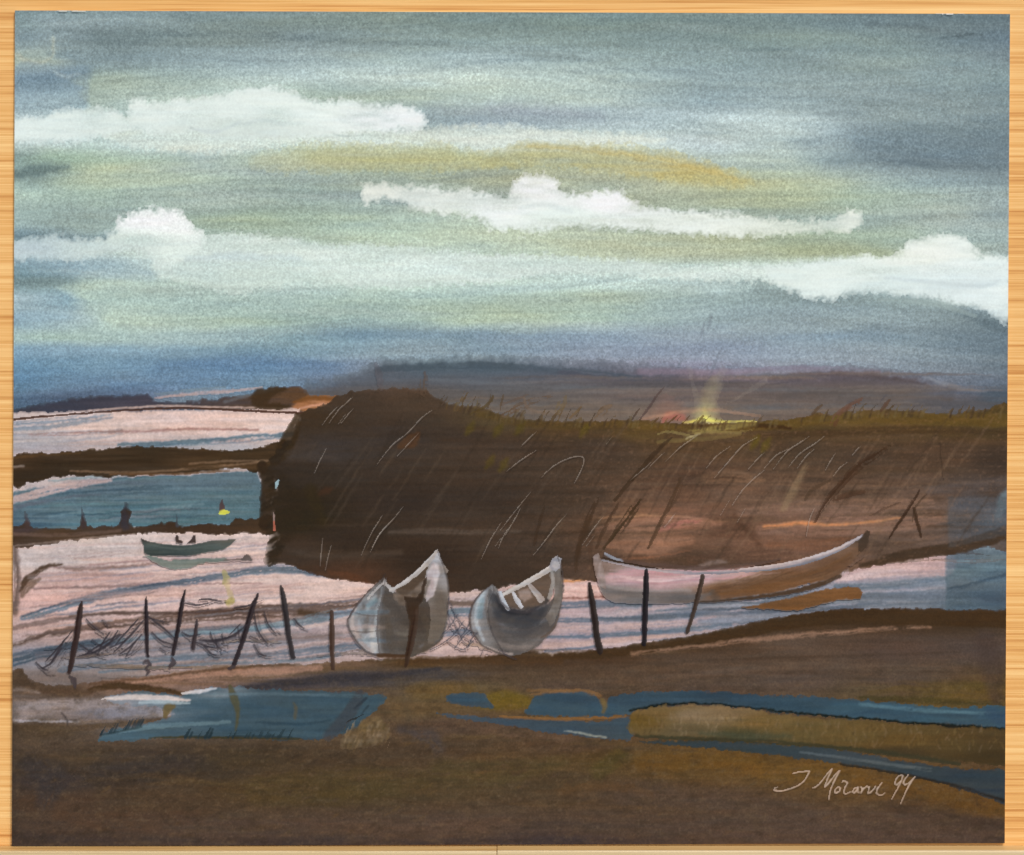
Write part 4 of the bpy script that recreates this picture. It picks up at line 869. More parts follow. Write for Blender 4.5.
# dark band beneath the posts at right and its pink lower lip
fb([(556,656,6),(600,654,9),(650,647,11),(700,640,12),(740,632,13),(790,622,14),(850,617,14),(920,618,15),(1012,620,16)], (68,50,34), .9, .12, 1.6, bw=2.5)
fb([(400,662,3),(450,660,7),(500,660,8),(560,660,7)], (78,56,38), .8, .2, 2)
fb([(632,654,2.5),(700,646,4),(760,639,5),(820,634,5),(880,629,4),(930,627,2.5)], (150,110,90), .8, .36, 1.6, 1.6, bw=1.0, bl=16)
fb([(370,655,3),(440,657,2.5),(500,652,2)], (150,120,108), .5, .3)
fb([(640,680,4),(760,668,6),(860,666,5),(960,668,5)], (98,78,66), .6, .35, 2)
fb([(600,668,2),(720,660,2),(860,655,2),(960,652,2)], (72,56,46), .5, .3)
fb([(870,692,6),(910,686,10),(960,690,14),(1000,688,10)], (98,78,42), .42, .38, 4)
fb([(860,698,4),(920,700,6),(1000,704,5)], (68,60,36), .7, .3, 2)
fb([(985,640,20),(992,670,22),(996,700,12)], (74,58,54), .5, .2, 5)
# ground behind the pools
fb([(410,690,10),(430,690,20),(470,688,8)], (102,80,46), .6, .25, 4)
fb([(480,702,12),(505,700,20),(525,702,10)], (106,86,34), .75, .2, 3)
fb([(528,690,3),(580,692,4),(600,696,3)], (128,92,56), .8, .25, 1.2)
fb([(400,680,10),(410,720,8)], (84,72,56), .4, .3, 5)
# smudges of the lower foreground
for pts, col, op in [([(30,765,20),(50,780,34),(45,800,18)], (58,54,56), .6), ([(100,770,20),(140,762,28),(200,760,16)], (60,54,52), .5), ([(90,782,3),(130,782,4),(180,770,4)], (50,42,38), .5), ([(180,752,16),(230,762,30),(300,750,14)], (62,54,44), .5),
                     ([(260,790,30),(350,785,38),(420,780,20)], (84,70,40), .5), ([(440,770,20),(500,772,24),(560,762,14)], (84,74,42), .5), ([(560,790,8),(600,786,12),(650,792,8)], (104,72,40), .5), ([(400,730,8),(430,738,16),(440,750,8)], (70,66,76), .5),
                     ([(480,728,4),(520,734,9),(570,738,5)], (110,82,66), .6), ([(640,760,16),(700,758,24),(760,764,14)], (114,80,32), .55), ([(760,772,14),(820,768,22),(870,778,12)], (116,82,34), .6), ([(860,782,12),(910,786,20),(960,798,20),(1008,812,14)], (110,76,32), .65),
                     ([(600,770,16),(620,756,16)], (78,72,34), .5), ([(890,806,10),(950,818,10),(1008,826,8)], (66,52,44), .6), ([(620,798,14),(700,800,20),(800,812,20)], (92,72,60), .5), ([(14,838,8),(200,842,9),(400,843,10),(560,842,10),(700,842,6)], (62,52,54), .55), ([(700,836,10),(850,834,14),(980,836,10)], (92,70,62), .5),
                     ([(60,812,16),(110,820,24),(200,816,14)], (90,62,46), .4), ([(300,826,14),(420,830,16),(520,824,12)], (94,72,60), .45), ([(13,700,6),(13,780,8),(13,840,10)], (60,52,46), .5)]:
    fb(pts, col, op, .35, 5, 3, bw=3, bl=20)
fg.raw(fg.A*.20*sstep(700, 760, GY), np.broadcast_to(rgb((76,58,50)), (H, W, 3)))
mm = fg.A.copy()*sstep(640, 700, GY)
fg.raw(mm*np.clip((fbm(11, 6, 401, 4)-.52)*3.2, 0, 1)*.32, np.broadcast_to(rgb((50,42,34)), (H, W, 3)))
fg.raw(mm*np.clip((fbm(9, 5, 411, 4)-.54)*3.2, 0, 1)*.24, np.broadcast_to(rgb((122,98,68)), (H, W, 3)))
fg.raw(mm*np.clip((vnoise(2.4, 2.0, 421)-.70)*3, 0, 1)*.30, np.broadcast_to(rgb((118,100,78)), (H, W, 3)))
fg.build()
FGO = fg.ob

def pool(pts, cols, label, col2, extra=(), rag=2.6, soft=2.0):
    f = Film('painted_pool', painting, label, grain=.05)
    f.area(pts, cols, .93, soft, rag, col2, (60, 5), .9, fuzz=1.6, fade=.16)
    f.raw(f.A*.34, np.broadcast_to(rgb((34,62,92)), (H, W, 3)))
    for e in extra: f.brush(*e[0], **e[1])
    f.build()
pool([(97,740),(108,731),(122,727),(150,724),(172,716),(170,710),(150,706),(112,702),(103,699),(120,694),(150,692),(180,696),(186,692),(215,687),(228,688),(240,687),(300,691),(350,692),(386,697),(382,704),(372,713),(356,726),(345,732),(322,738),(280,740),(220,737),(170,738),(140,740)],
     field([(110,735,86,124,144),(140,730,76,118,144),(180,728,72,104,128),(150,712,128,130,144),(130,700,178,172,172),(160,702,150,160,168),(210,690,182,180,180),(200,705,72,104,126),(250,705,56,86,110),(300,710,52,80,104),(350,705,58,90,114),(260,730,50,78,100),(220,720,54,82,106),(310,732,50,76,98)], 26, 8), 'largest blue marsh pool with white glare at its upper left edge', (64,96,118),
     [(([(102,699,2),(130,697,5),(165,698,5),(190,700,2)], (206,190,182)), dict(op=.9, dry=.15)), (([(140,702,3),(165,702,4),(190,703,2)], (160,178,190)), dict(op=.8, dry=.25)), (([(182,693,2),(200,691,4),(216,688,1.5)], (208,202,200)), dict(op=.9, dry=.1)),
      (([(165,716,4),(168,708,9),(174,706,4)], (104,88,52)), dict(op=.85, soft=1.5)), (([(230,686,4),(234,698,8),(238,712,5),(236,730,2)], (84,78,52)), dict(op=.8, soft=1.2)), (([(294,702,2),(296,708,4),(295,718,3)], (86,82,66)), dict(op=.8, soft=1)),
      (([(328,736,10),(344,720,14),(356,702,12),(360,692,6)], (66,66,70)), dict(op=.7, soft=2)), (([(355,708,2),(366,698,3)], (50,56,66)), dict(op=.8)), (([(362,714,1.2),(368,706,2)], (46,58,72)), dict(op=.7)), (([(256,722,2),(300,724,3),(330,720,2)], (42,66,88)), dict(op=.6, dry=.3)),
      (([(210,694,2),(280,694,3),(360,696,2)], (84,112,132)), dict(op=.6, dry=.3)), (([(120,732,3),(160,726,5),(230,722,3)], (98,138,158)), dict(op=.6, dry=.3)), (([(150,738,1.5),(200,737,2.5),(300,739,2)], (64,56,32)), dict(op=.8))])
GR = ((100,142,'short dark grass tufts at the left tip of the large pool'), (184,212,'dense dark grass tuft at the lower edge of the large pool'), (226,292,'thin dark grass tufts at the lower right edge of the large pool'))
for k in range(48):
    j = k//16
    if k % 16 == 0:
        if k: g.build()
        g = Film('painted_grass', FGO, GR[j][2], grain=.03, thr=.10, thin=True)
        g.brush([(GR[j][0],736-(j==0)*1,1.6),((GR[j][0]+GR[j][1])/2,736-(j==0)*5,2),(GR[j][1],737-(j==0)*10,1.6)], (44,54,56), .6, 0, .8, .4)
    x = rnd.randint(GR[j][0], GR[j][1]); y = 738 if j else 735-(x-100)*.22
    h = 4+rnd.rand()*7
    g.brush([(x,y,1.2),(x+h*.25,y-h*.5,1.3),(x+h*.5,y-h,.8)], (38,52,62), .75, 0, .7, .3)
g.build()
pool([(446,695),(470,693),(486,694),(490,702),(496,707),(486,708),(460,704),(446,701)], (56,88,118), 'small square blue pool left of the olive clump', (62,78,100), rag=1.2)
pool([(437,713),(470,716),(500,718),(560,720),(600,722),(629,717),(632,738),(608,739),(580,736),(540,731),(500,724),(460,719)],
     field([(450,717,64,84,112),(500,721,62,80,106),(560,726,66,78,96),(610,730,70,82,92)]), 'narrow slate blue pool wedge below the orange bank', (74,84,96), [(([(500,716,2),(560,719,4),(625,716,3)], (132,92,52)), dict(op=.8, dry=.15)), (([(564,731,1),(580,733,2),(606,737.5,1.6)], (160,160,140)), dict(op=.8, dry=.2))], rag=1.4)
pool([(525,713),(532,702),(534,696),(560,693),(586,692),(596,698),(604,706),(608,703),(612,696),(650,692),(700,691),(760,694),(860,700),(940,707),(1012,708),(1012,729),(985,727),(950,725),(900,722),(850,718),(800,714),(760,710),(720,706),(690,704),(660,706),(640,708),(628,714),(590,716),(550,716)],
     field([(545,705,60,88,112),(580,700,48,72,102),(600,712,64,98,122),(640,698,50,78,108),(720,698,44,66,94),(800,706,46,76,104),(860,710,58,104,134),(920,716,54,108,138),(960,718,62,116,144),(1000,718,52,88,122)]), 'long blue water channel running to the right edge', (54,84,112),
     [(([(602,700,5),(605,706,6),(603,712,3)], (112,92,56)), dict(op=.8, soft=1.5)), (([(630,711,2),(650,706,2.5),(700,703.5,2),(760,709,2),(820,715,2.2),(880,720,2.4),(940,725,3),(1010,729,3)], (32,34,28)), dict(op=.9, dry=.12, rag=1.6)), (([(530,694,2),(580,690,3),(600,694,2)], (128,94,62)), dict(op=.7, dry=.2)),
      (([(860,704,3),(920,710,4),(990,714,3)], (84,134,156)), dict(op=.5, dry=.35)), (([(990,712,10),(1000,718,14),(1010,720,10)], (48,74,110)), dict(op=.6, soft=3))])
mound = Film('painted_tussock', painting, 'long ochre grass tussock between two blue channels at the right', grain=.06)
mound.area([(630,715),(640,708),(660,706),(700,705),(720,706),(760,711),(800,716),(850,720),(900,724),(950,727),(1012,731),(1012,764),(960,762),(920,757),(880,752),(830,746),(770,741),(700,738),(640,736),(628,728)],
   field([(640,720,104,80,38),(660,712,112,88,52),(690,715,134,112,84),(720,716,128,106,76),(760,722,112,88,50),(690,730,96,84,60),(740,734,78,72,48),(800,732,96,80,48),(850,735,100,80,46),(900,740,98,76,42),(950,742,88,70,42),(1000,740,78,62,40),(1000,756,66,54,36),(900,752,70,58,40)], 28, 7), .95, 2.0, 2.8, None, fuzz=1.6)
ms = np.random.RandomState(21)
for k in range(330):
    x = ms.randint(632, 1008); yb = 712+(x-632)*.043+ms.rand()*22; h = 2+ms.rand()*6; x += ms.randn()*3
    c = [(128,104,62),(86,68,40),(108,84,46),(72,60,40),(134,110,84)][ms.randint(5)]
    if 665 < x < 725: c = [(150,130,104),(128,106,80),(98,82,60)][ms.randint(3)]
    mound.brush([(x,yb+h*.5,1.4),(x+ms.randn()*2,yb-h*.5,.9)], c, .34, .3, 1.1, .8, bl=8)
mound.brush([(636,736,3),(700,739,4),(770,742,5),(840,748,5),(900,755,5),(960,764,4)], (56,56,42), .8, .25, 1.5, 1.2)
mound.brush([(700,733,3),(740,736,6),(790,736,4)], (70,74,58), .6, .3, 2.5, 1.5)
mound.build()
t2 = Film('painted_tussock', painting, 'pale tuft of dry grass below the large pool', grain=.07)
t2.area([(340,746),(346,734),(356,724),(372,717),(386,720),(390,732),(384,742),(360,748)], field([(350,740,112,96,74),(365,728,112,90,54),(382,725,130,108,74),(386,735,132,114,92)]), .8, 4, 4, (90,74,52), (5,5), .9)
for k in range(46):
    x = 342+ms.rand()*46; y = 722+ms.rand()*24
    t2.brush([(x,y+3,1.6),(x+2,y-3,1)], [(140,120,94),(90,74,48),(118,96,66)][ms.randint(3)], .5, .15, 1, .6)
t2.brush([(347,722,1.5),(356,718,2.2),(364,714,1)], (46,42,38), .8, .1, .8, .6)
t2.build()
pool([(640,741),(700,741),(770,744),(840,750),(880,757),(930,765),(970,770),(1012,772),(1012,805),(985,797),(950,786),(910,776),(870,768),(830,762),(790,757),(740,751),(680,746)],
     field([(660,743,64,60,40),(740,747,60,60,46),(820,755,70,70,66),(860,761,72,76,76),(920,770,62,65,66),(970,780,54,58,62),(1000,788,50,56,68)]), 'dim grey blue ditch at the lower right above the signature', (62,66,64),
     [(([(800,752,2),(860,760,3),(930,770,4)], (98,106,108)), dict(op=.6, dry=.35)), (([(840,764,2),(900,774,3),(960,787,3),(1008,802,3)], (44,38,32)), dict(op=.7, dry=.2))], rag=2.0, soft=1.8)

# ======================================================================== boats
def dark(f, k=.5, c=(74,68,62)):
    f.raw(f.A*k*(.55+.45*fbm(14, 9, 71, 3))*np.where(((RAGX+RAGY) > -.04), 1, .55), np.broadcast_to(rgb(c), (H, W, 3)))
def boat(label):
    e = bpy.data.objects.new('painted_boat', None); C.objects.link(e); e.parent = painting; return e
def place(e, x, y):
    w = wpos(x, y, PAPER_T); p = PARW[painting.name]; e.location = tuple(w[i]-p[i] for i in range(3)); PARW[e.name] = w
# --- small green rowing boat
b0 = boat(0); b0['label'] = 'small dark green rowing boat with two rowers far off at the left'; place(b0, 188, 556)
f = Film('reflection', b0, None, .05)
f.area([(143,556),(150,555),(170,560),(200,558),(226,558),(230,561),(205,563),(190,568),(172,569),(158,564)], (104,116,106), .92, 1.2, 1.2, (126,132,124), (30,2), .6); f.build()
f = Film('oar', b0, None, .04, thin=True)
f.brush([(224,560,1.6),(238,559.5,2),(246,560,2)], (110,92,88), .9, .1, .9, .6); f.brush([(243,559,4),(247,557.5,7),(251,560,3)], (92,80,78), .9, .05, 1, .8); f.build()
f = Film('hull', b0, None, .05)
f.area([(139.5,536),(143,538.5),(150,541),(165,544),(185,545),(200,543),(213,540),(222,540),(237,538.5),(231,545),(222,550),(205,553),(190,556),(170,556),(150,556),(144,553),(143.5,546)], field([(142,540,60,58,54),(160,548,60,72,70),(160,554,52,62,60),(200,548,68,78,74),(228,542,92,92,84)]), .97, .9, .6, (80,92,88), (30,2), .5)
f.brush([(148,544,1),(180,549,1.4),(220,544,1)], (96,106,100), .5, .3, .8, .5); f.build()
for pts in ([(176,543),(175,538),(176.5,534.5),(178.5,535),(179,539),(183,541),(183,544)], [(186,544),(191,540),(193,535.5),(195.5,535),(196,539),(196.5,543)]):
    f = Film('rower', b0, None, .04); f.area(pts, (66,52,50), .95, .8, .5, smooth=False); f.build()

# --- two moored boats seen from the bow
b1 = boat(1); b1['label'] = 'larger moored boat with a tall pale bow, left of the pair'; place(b1, 400, 657)
f = Film('hull', b1, None, .07)
f.area([(384,578),(374,587),(362,600),(352,612),(348,622),(350,632),(358,642),(366,651),(376,655),(395,656),(410,657),(425,651),(438,643),(444,634),(446,620),(448,600),(447,575),(440,556),(436,552),(428,566),(420,588),(404,598),(394,590)],
       field([(365,610,150,158,166),(356,630,160,152,150),(372,640,176,180,184),(372,610,126,130,134),(392,600,92,84,78),(390,640,98,88,80),(385,620,94,86,80),(405,640,106,96,84),(420,620,76,60,48),(430,640,96,84,72),(440,610,90,78,68),(438,580,112,100,92),(410,590,104,92,82)], 14, 14), .97, 1.2, 1, None)
f.brush([(364,606,4),(366,622,6),(362,636,4)], (110,98,92), .7, .25, 1.5, 1.2); f.brush([(352,624,3),(360,640,4),(372,652,3)], (176,154,146), .6, .3, 1.2, 1); f.brush([(383,588,3),(378,610,4),(375,635,5),(376,652,4)], (186,198,206), .6, .35, 1.2, 1, bw=1.5); f.brush([(375,596,4),(366,610,5),(360,625,6),(366,642,5)], (172,182,190), .6, .35, 1.5, 1, bw=1.5)
f.brush([(364,604,4),(362,616,8),(366,630,5)], (112,112,112), .6, .25, 2, 1); f.brush([(356,608,2),(352,622,3),(358,638,2)], (196,182,176), .7, .25, 1, .8)
f.brush([(372,628,5),(374,648,8)], (216,206,196), .6, .3, 2, 1); f.brush([(368,606,4),(376,600,5)], (96,140,166), .5, .25, 1.5, 1)
f.brush([(389,600,8),(388,622,14),(388,645,14),(392,653,6)], (106,98,92), .75, .2, 2, 1, bw=2.5); f.brush([(398,598,8),(408,606,12),(414,612,8)], (132,122,112), .5, .25, 2.5, 1)
f.brush([(395,632,3),(405,634,5),(408,630,2)], (146,136,120), .6, .3, 1.6, 1); f.brush([(418,650,4),(432,640,7),(440,626,6)], (120,110,98), .5, .3, 2, 1)
for q, c in (([(352,614,3),(372,612,5),(388,612,3)], (112,140,160)), ([(352,628,3),(372,626,4),(386,628,3)], (196,168,160)), ([(358,640,3),(376,640,5),(390,642,3)], (104,128,150)), ([(420,646,3),(436,640,5),(446,624,3)], (150,146,150))):
    f.brush(q, c, .5, .33, 1.3, 1.2, bw=1.2)
f.raw(f.A*(.16+.50*sstep(374, 386, GX))*(.5+.5*fbm(14, 9, 71, 3)), np.broadcast_to(rgb((64,58,54)), (H, W, 3)))
f.build()
f = Film('side_plank', b1, None, .06)
f.area([(394,589),(406,582),(420,572),(428,566),(424,590),(418,599),(404,598)], (86,70,58), .95, 1.4, 1)
f.area([(394,592),(404,596),(416,588),(424,580),(424,596),(418,606),(404,606),(394,600)], (120,106,96), .9, 2, 1.5, (96,80,68), (6,6), .8)
f.brush([(379,598,1.4),(378,622,2),(379,652,1.4)], (84,76,72), .4, .3, 1, 1.4)
f.brush([(384,600,6),(396,612,12),(404,622,8)], (78,70,64), .55, .3, 2.5, 1.5, bw=2)
f.brush([(388,618,6),(390,640,10),(392,652,6)], (86,76,66), .5, .3, 2.5, 1.5, bw=2)
f.brush([(424,618,8),(430,635,10),(424,650,6)], (86,74,62), .55, .3, 2.5, 1.5, bw=2)
f.brush([(441,590,5),(442,610,6),(438,630,5)], (78,66,58), .45, .3, 2, 1.2, bw=1.6)
f.build()
f = Film('bow', b1, None, .05)
f.area([(437,549),(430,562),(424,580),(420,594),(428,602),(430,622),(428,644),(440,638),(445,625),(447,605),(448,592),(446,577),(442,562)], field([(437,556,176,176,180),(440,570,140,132,128),(444,580,150,146,146),(440,600,104,92,82),(436,630,108,96,84),(428,596,120,108,100)], 8, 12), .95, 1, .8)
f.area([(434,562),(428,572),(426,578),(431,580),(427,592),(426,602),(433,596),(437,584),(440,574),(438,564)], (180,164,164), .9, 1.2, .8, (206,200,200), (4,8), .7)
f.build()
f = Film('interior', b1, None, .05)
f.area([(404,596),(416,598),(421,592),(423,580),(427,577),(425,590),(423,600),(416,610),(412,622),(408,618),(406,606)], (58,44,36), .9, 1.6, 1.2); f.brush([(414,606,10),(412,630,8),(408,650,4)], (66,48,38), .6, .2, 2.5, 1.2); f.build()
f = Film('gunwale', b1, None, .04)
f.brush([(390,590,3),(404,583,5),(420,570,5.5),(430,560,5.5),(437,551,3)], (172,164,158), .97, .08, .9, .6, (206,202,200), bw=1.3)
f.brush([(384,582,3),(376,590,3),(368,598,3)], (190,186,184), .7, .25, 1, .8); f.brush([(384,578,2),(386,584,4),(393,590,5)], (176,170,166), .85, .1, 1, .8)
f.brush([(382,582,1.6),(384,576,2.6),(386,573,1.6)], (64,52,48), .85, .05, .9, .5); f.brush([(444,566,3),(447,571,4)], (150,140,132), .8, .1, 1, .6)
f.build()
f = Film('outline', b1, None, .03, thin=True)
for q in ([(352,612,1),(372,616,1.6),(384,612,1)], [(350,630,1),(366,632,1.6),(380,630,1)], [(386,577,1),(381,600,1.5),(377,630,1.7),(380,655,1.2)], [(437,551,1),(446,575,1.6),(449,600,1.6)]):
    f.brush(q, (92,84,84), .6, .12, .8, .8)
f.brush([(383,578,1),(366,594,1.8),(352,612,2.2),(348,622,2.2),(354,638,2),(366,651,2.4),(376,655,3)], (84,72,72), .85, .12, .8, .7); f.brush([(378,655,3.5),(392,656,4.5),(408,656,3)], (76,50,34), .85, .1, 1.2, .8); f.brush([(446,600,1.5),(447,620,2),(443,634,1.2)], (96,88,84), .6, .2, .9, .7); f.build()

b2 = boat(2); b2['label'] = 'smaller moored boat with visible thwarts, right of the pair'; place(b2, 515, 657)
f = Film('hull', b2, None, .07)
f.area([(492,584),(482,592),(474,604),(470,618),(472,632),(480,643),(492,651),(508,656),(522,654),(538,646),(550,634),(557,622),(561,606),(563,585),(560,566),(557,558),(553,568),(556,590),(545,606),(525,614),(508,606),(500,592)],
       field([(478,600,150,160,170),(474,620,154,152,152),(484,615,120,120,122),(495,600,150,148,148),(498,620,96,90,88),(505,640,104,98,94),(525,628,84,80,80),(530,645,116,108,102),(548,625,100,92,88),(558,590,108,98,92),(485,640,132,128,126)], 12, 12), .97, 1.2, 1, None)
f.brush([(484,592,3),(478,606,4),(476,622,4),(484,640,3)], (188,198,206), .7, .28, 1.1, .9, bw=1.3); f.brush([(482,600,4),(479,616,6)], (112,150,176), .55, .3, 1.5, 1); f.brush([(490,590,3),(486,606,4),(490,622,3)], (112,100,94), .6, .2, 1.5, 1)
f.brush([(492,640,3),(508,647,6),(528,645,6),(546,634,4)], (150,142,136), .5, .32, 2, 1, bw=1.6); f.brush([(500,630,3),(525,634,5),(548,620,3)], (82,80,82), .55, .3, 2, 1)
f.brush([(494,588,3),(498,602,4),(506,610,3)], (168,162,158), .6, .25, 1.2, .8); f.brush([(496,624,3),(526,626,6),(556,616,3)], (128,138,150), .35, .38, 1.5, 1.2, bw=1.2); f.brush([(500,644,4),(526,648,6),(548,636,3)], (176,156,150), .45, .38, 1.5, 1.2, bw=1.2)
f.raw(f.A*(.14+.46*sstep(486, 500, GX))*(.4+.6*fbm(14, 9, 73, 3)), np.broadcast_to(rgb((66,60,58)), (H, W, 3)))
f.brush([(484,646,2),(500,652,3),(512,654,2)], (196,174,164), .6, .3, 1, .8)
f.build()
f = Film('interior', b2, None, .04)
f.area([(500,594),(520,586),(540,576),(551,570),(553,588),(548,602),(530,610),(510,607)], (94,76,64), .93, 1.4, 1); f.area([(490,590),(498,598),(508,606),(525,609),(540,605),(548,596),(546,612),(534,626),(514,628),(498,620),(490,606)], (58,58,62), .8, 4, 1.5, (72,68,66), (8,3), .6); f.area([(494,594),(502,603),(512,609),(526,611),(538,607),(530,614),(512,615),(500,610)], (44,42,46), .7, 2, 1); f.area([(490,604),(496,622),(504,634),(500,640),(490,630),(486,614)], (92,84,80), .7, 2, 1.2)
f.area([(518,592),(528,588),(532,598),(524,603)], (176,150,142), .6, 1.6, 1.2); f.build()
f = Film('thwart', b2, None, .04); f.brush([(500,592,4),(504,602,5),(508,609,4)], (162,162,168), .95, .1, .9, .6, (196,204,212), bw=1.2); f.build()
f = Film('thwart', b2, None, .04); f.brush([(513,593,4),(518,602,6),(521,607,5)], (170,168,170), .95, .08, .9, .6, (204,206,212), bw=1.2); f.build()
f = Film('thwart', b2, None, .04); f.brush([(529,584,4),(535,592,6.5),(541,599,8)], (176,168,164), .95, .08, 1, .6, (150,138,132), bw=1.5); f.build()
f = Film('bow', b2, None, .04)
f.area([(552,566),(549,574),(554,590),(552,606),(545,618),(550,626),(557,616),(561,602),(562,584),(560,566),(556,558)], (108,98,90), .92, 1.2, 1, (134,126,120), (4,10), .7); f.build()
f = Film('gunwale', b2, None, .04)
f.brush([(504,594,4),(520,586,5.5),(536,577,6),(548,570,6),(553,565,4)], (176,168,162), .97, .08, .9, .6, (208,202,196), bw=1.3); f.area([(549,568),(552,558),(557,555),(562,558),(561,567),(556,572)], (140,138,146), .95, 1, .8, (190,186,184), (5,4), .7)
f.brush([(552,572,3),(553,584,4.5),(549,598,4)], (150,144,138), .8, .12, 1, .7); f.build()
f = Film('outline', b2, None, .03, thin=True)
for q in ([(492,584,1),(500,600,1.8),(512,611,2),(528,612,2),(542,604,1.4)], [(557,556,1),(562,570,1.5),(563,590,1.5)], [(494,590,1),(488,608,1.4),(492,632,1.6),(502,650,1.2)]):
    f.brush(q, (72,64,66), .6, .12, .8, .8)
f.brush([(492,584,1),(480,594,2),(471,610,2.2),(471,628,2),(480,643,2),(494,651,2),(508,655,1.5)], (86,72,70), .85, .12, .8, .7); f.brush([(561,604,1),(558,618,2),(550,632,3),(541,638,1.5)], (96,80,72), .8, .12, .9, .7); f.build()

# --- long boat lying broadside
b3 = boat(3); b3['label'] = 'long pale wooden boat lying broadside behind the right posts'; place(b3, 730, 606)
f = Film('reflection', b3, None, .05)
f.area([(740,608),(765,603),(790,598),(820,590),(858,587),(861,598),(840,600),(815,606),(790,611),(765,609)], (124,78,40), .9, 1.5, 1.2, (104,66,38), (40,3), .6); f.build()
f = Film('hull', b3, None, .045)
f.area([(592,557),(597,553),(600,560),(640,568),(680,572),(720,572),(760,567),(800,558),(840,545),(862,535),(869,530),(868,540),(860,552),(850,564),(836,577),(810,583),(780,591),(740,597),(690,603),(640,604),(612,602),(602,594),(596,578)],
   field([(600,570,128,104,96),(612,592,128,118,116),(640,598,112,108,108),(680,598,104,96,94),(620,578,200,164,164),(660,584,196,160,160),(700,578,204,170,170),(740,576,190,154,150),(720,590,110,76,54),(760,586,128,82,48),(800,578,122,80,54),(830,568,112,80,64),(850,552,122,92,76),(800,565,134,98,84),(865,535,74,60,50)], 22, 8), .97, 1.1, .8)
for k in range(22):
    x = 604+rnd.rand()*60; y = 568+rnd.rand()*14; L = 50+rnd.rand()*90
    f.brush([(x,y,1),(x+L*.5,y+4-.02*L,1.6),(x+L,y+4-.07*L,1)], [(226,196,192),(196,140,144),(176,140,142),(214,178,174)][rnd.randint(4)], .6, .3, .8, .6, seed=k)
f.brush([(602,588,4),(640,596,7),(690,597,6),(710,594,3)], (104,100,100), .75, .2, 2, 1); f.brush([(606,586,2),(640,590,3),(690,590,3)], (150,144,144), .5, .3, 1.5, 1)
f.brush([(716,593,5),(750,588,10),(790,581,11),(825,571,9),(850,556,5)], (128,84,50), .7, .22, 2, 1, (106,72,54), bw=2); f.brush([(700,602,2),(740,599,3),(790,592,4.5),(820,584,5),(840,576,3)], (58,48,42), .92, .1, 1.1, .8)
for k in range(26):
    x = 690+rnd.rand()*120; y = 596-(x-700)*.12-rnd.rand()*12; L = 25+rnd.rand()*50
    f.brush([(x,y,1),(x+L*.5,y-L*.12,1.4),(x+L,y-L*.30,1)], [(96,66,48),(150,112,84),(112,84,66),(84,62,48)][rnd.randint(4)], .45, .3, .9, .8, seed=k)
f.raw(f.A*np.clip(sstep(690, 760, GX)*.38+.10, 0, 1)*sstep(-3, 6, GY-np.interp(GX, [600,690,740,800,850,868], [588,586,576,565,549,536])), np.broadcast_to(rgb((98,68,48)), (H, W, 3)))
f.brush([(712,592,6),(716,598,8)], (84,76,70), .5, .2, 2, 1); f.brush([(850,566,2),(858,560,3),(866,555,1)], (112,84,72), .7, .2, 1, .7)
f.build()
f = Film('gunwale', b3, None, .04)
f.brush([(602,560,2.5),(640,568,3),(690,573,3.5),(740,571,4),(780,566,4.5),(810,559,5),(840,548,5),(862,536,4)], (172,158,158), .95, .12, .9, .7, (128,124,134), bw=1.1)
f.brush([(740,569,1.4),(790,562,2),(830,551,2),(860,537,1.4)], (208,194,190), .8, .2, .7, .5); f.brush([(745,573,1),(790,567,2),(820,559,2),(850,546,1)], (110,124,150), .6, .3, .8, .5)
f.build()
f = Film('interior', b3, None, .04)
f.brush([(604,556,2),(640,563,4),(690,568,5),(740,566,4),(780,559,2)], (92,68,62), .8, .2, 1.3, .8); f.brush([(604,553,2),(612,557,3.5),(622,561,2)], (150,156,172), .85, .12, 1, .7); f.build()
f = Film('bow', b3, None, .04)
f.area([(593,556),(598,552),(602,562),(605,576),(606,590),(600,586),(596,572)], (134,112,106), .9, 1.2, .8, (168,150,146), (3,6), .6); f.build()
f = Film('stern', b3, None, .04)
f.area([(862,536),(866,530),(870,531),(869,540),(864,550),(858,552),(858,542)], (74,58,48), .9, 1.2, .8); f.build()

# ======================================================================== posts and nets
posts = [('leftmost slanting post on the far left shore', [(82,602,2),(80,612,5),(76,640,5.5),(72,660,5),(69.5,672,4)], (56,40,40)),
 ('upright post second from the left holding a net', [(146.5,597,1.5),(146.5,608,3.6),(147,635,3.8),(148,656,3.2)], (48,38,42)),
 ('slightly slanting post third from the left', [(185,590,1.5),(182,606,4),(177,635,4),(173,654,3.6)], (48,38,42)),
 ('short faint stub between slanting net posts', [(197,620,2),(196,630,3.5),(193,648,4)], (62,50,54)),
 ('strongly slanting post left of the tall leaning one', [(258,594,2),(252,610,4.5),(243,640,4.6),(234,664,4)], (50,40,44)),
 ('post leaning left, standing alone on pale water', [(281,586,2.6),(284,600,5),(288,630,5.2),(293,657,4.6)], (52,46,48)),
 ('short brown post left of the larger moored boat', [(332,612,3.6),(332,630,5),(332,650,4.6),(333,668,4)], (72,52,46)),
 ('post in front of the larger moored boat', [(416,612,5),(413,632,7),(408,655,5),(406,666,3)], (64,46,38)),
 ('dark post right of the smaller moored boat', [(589.5,584,3),(592,600,5.4),(596,630,6),(600,651,6)], (48,38,36)),
 ('tallest dark post in front of the long boat', [(646,570,3),(646,585,5.4),(645,615,5.2),(644,644,4.4)], (38,32,36)),
 ('rightmost post, leaning, before the long boat', [(702.5,576,4),(700,588,4.6),(694,610,4),(687,632,3.6)], (66,52,46))]
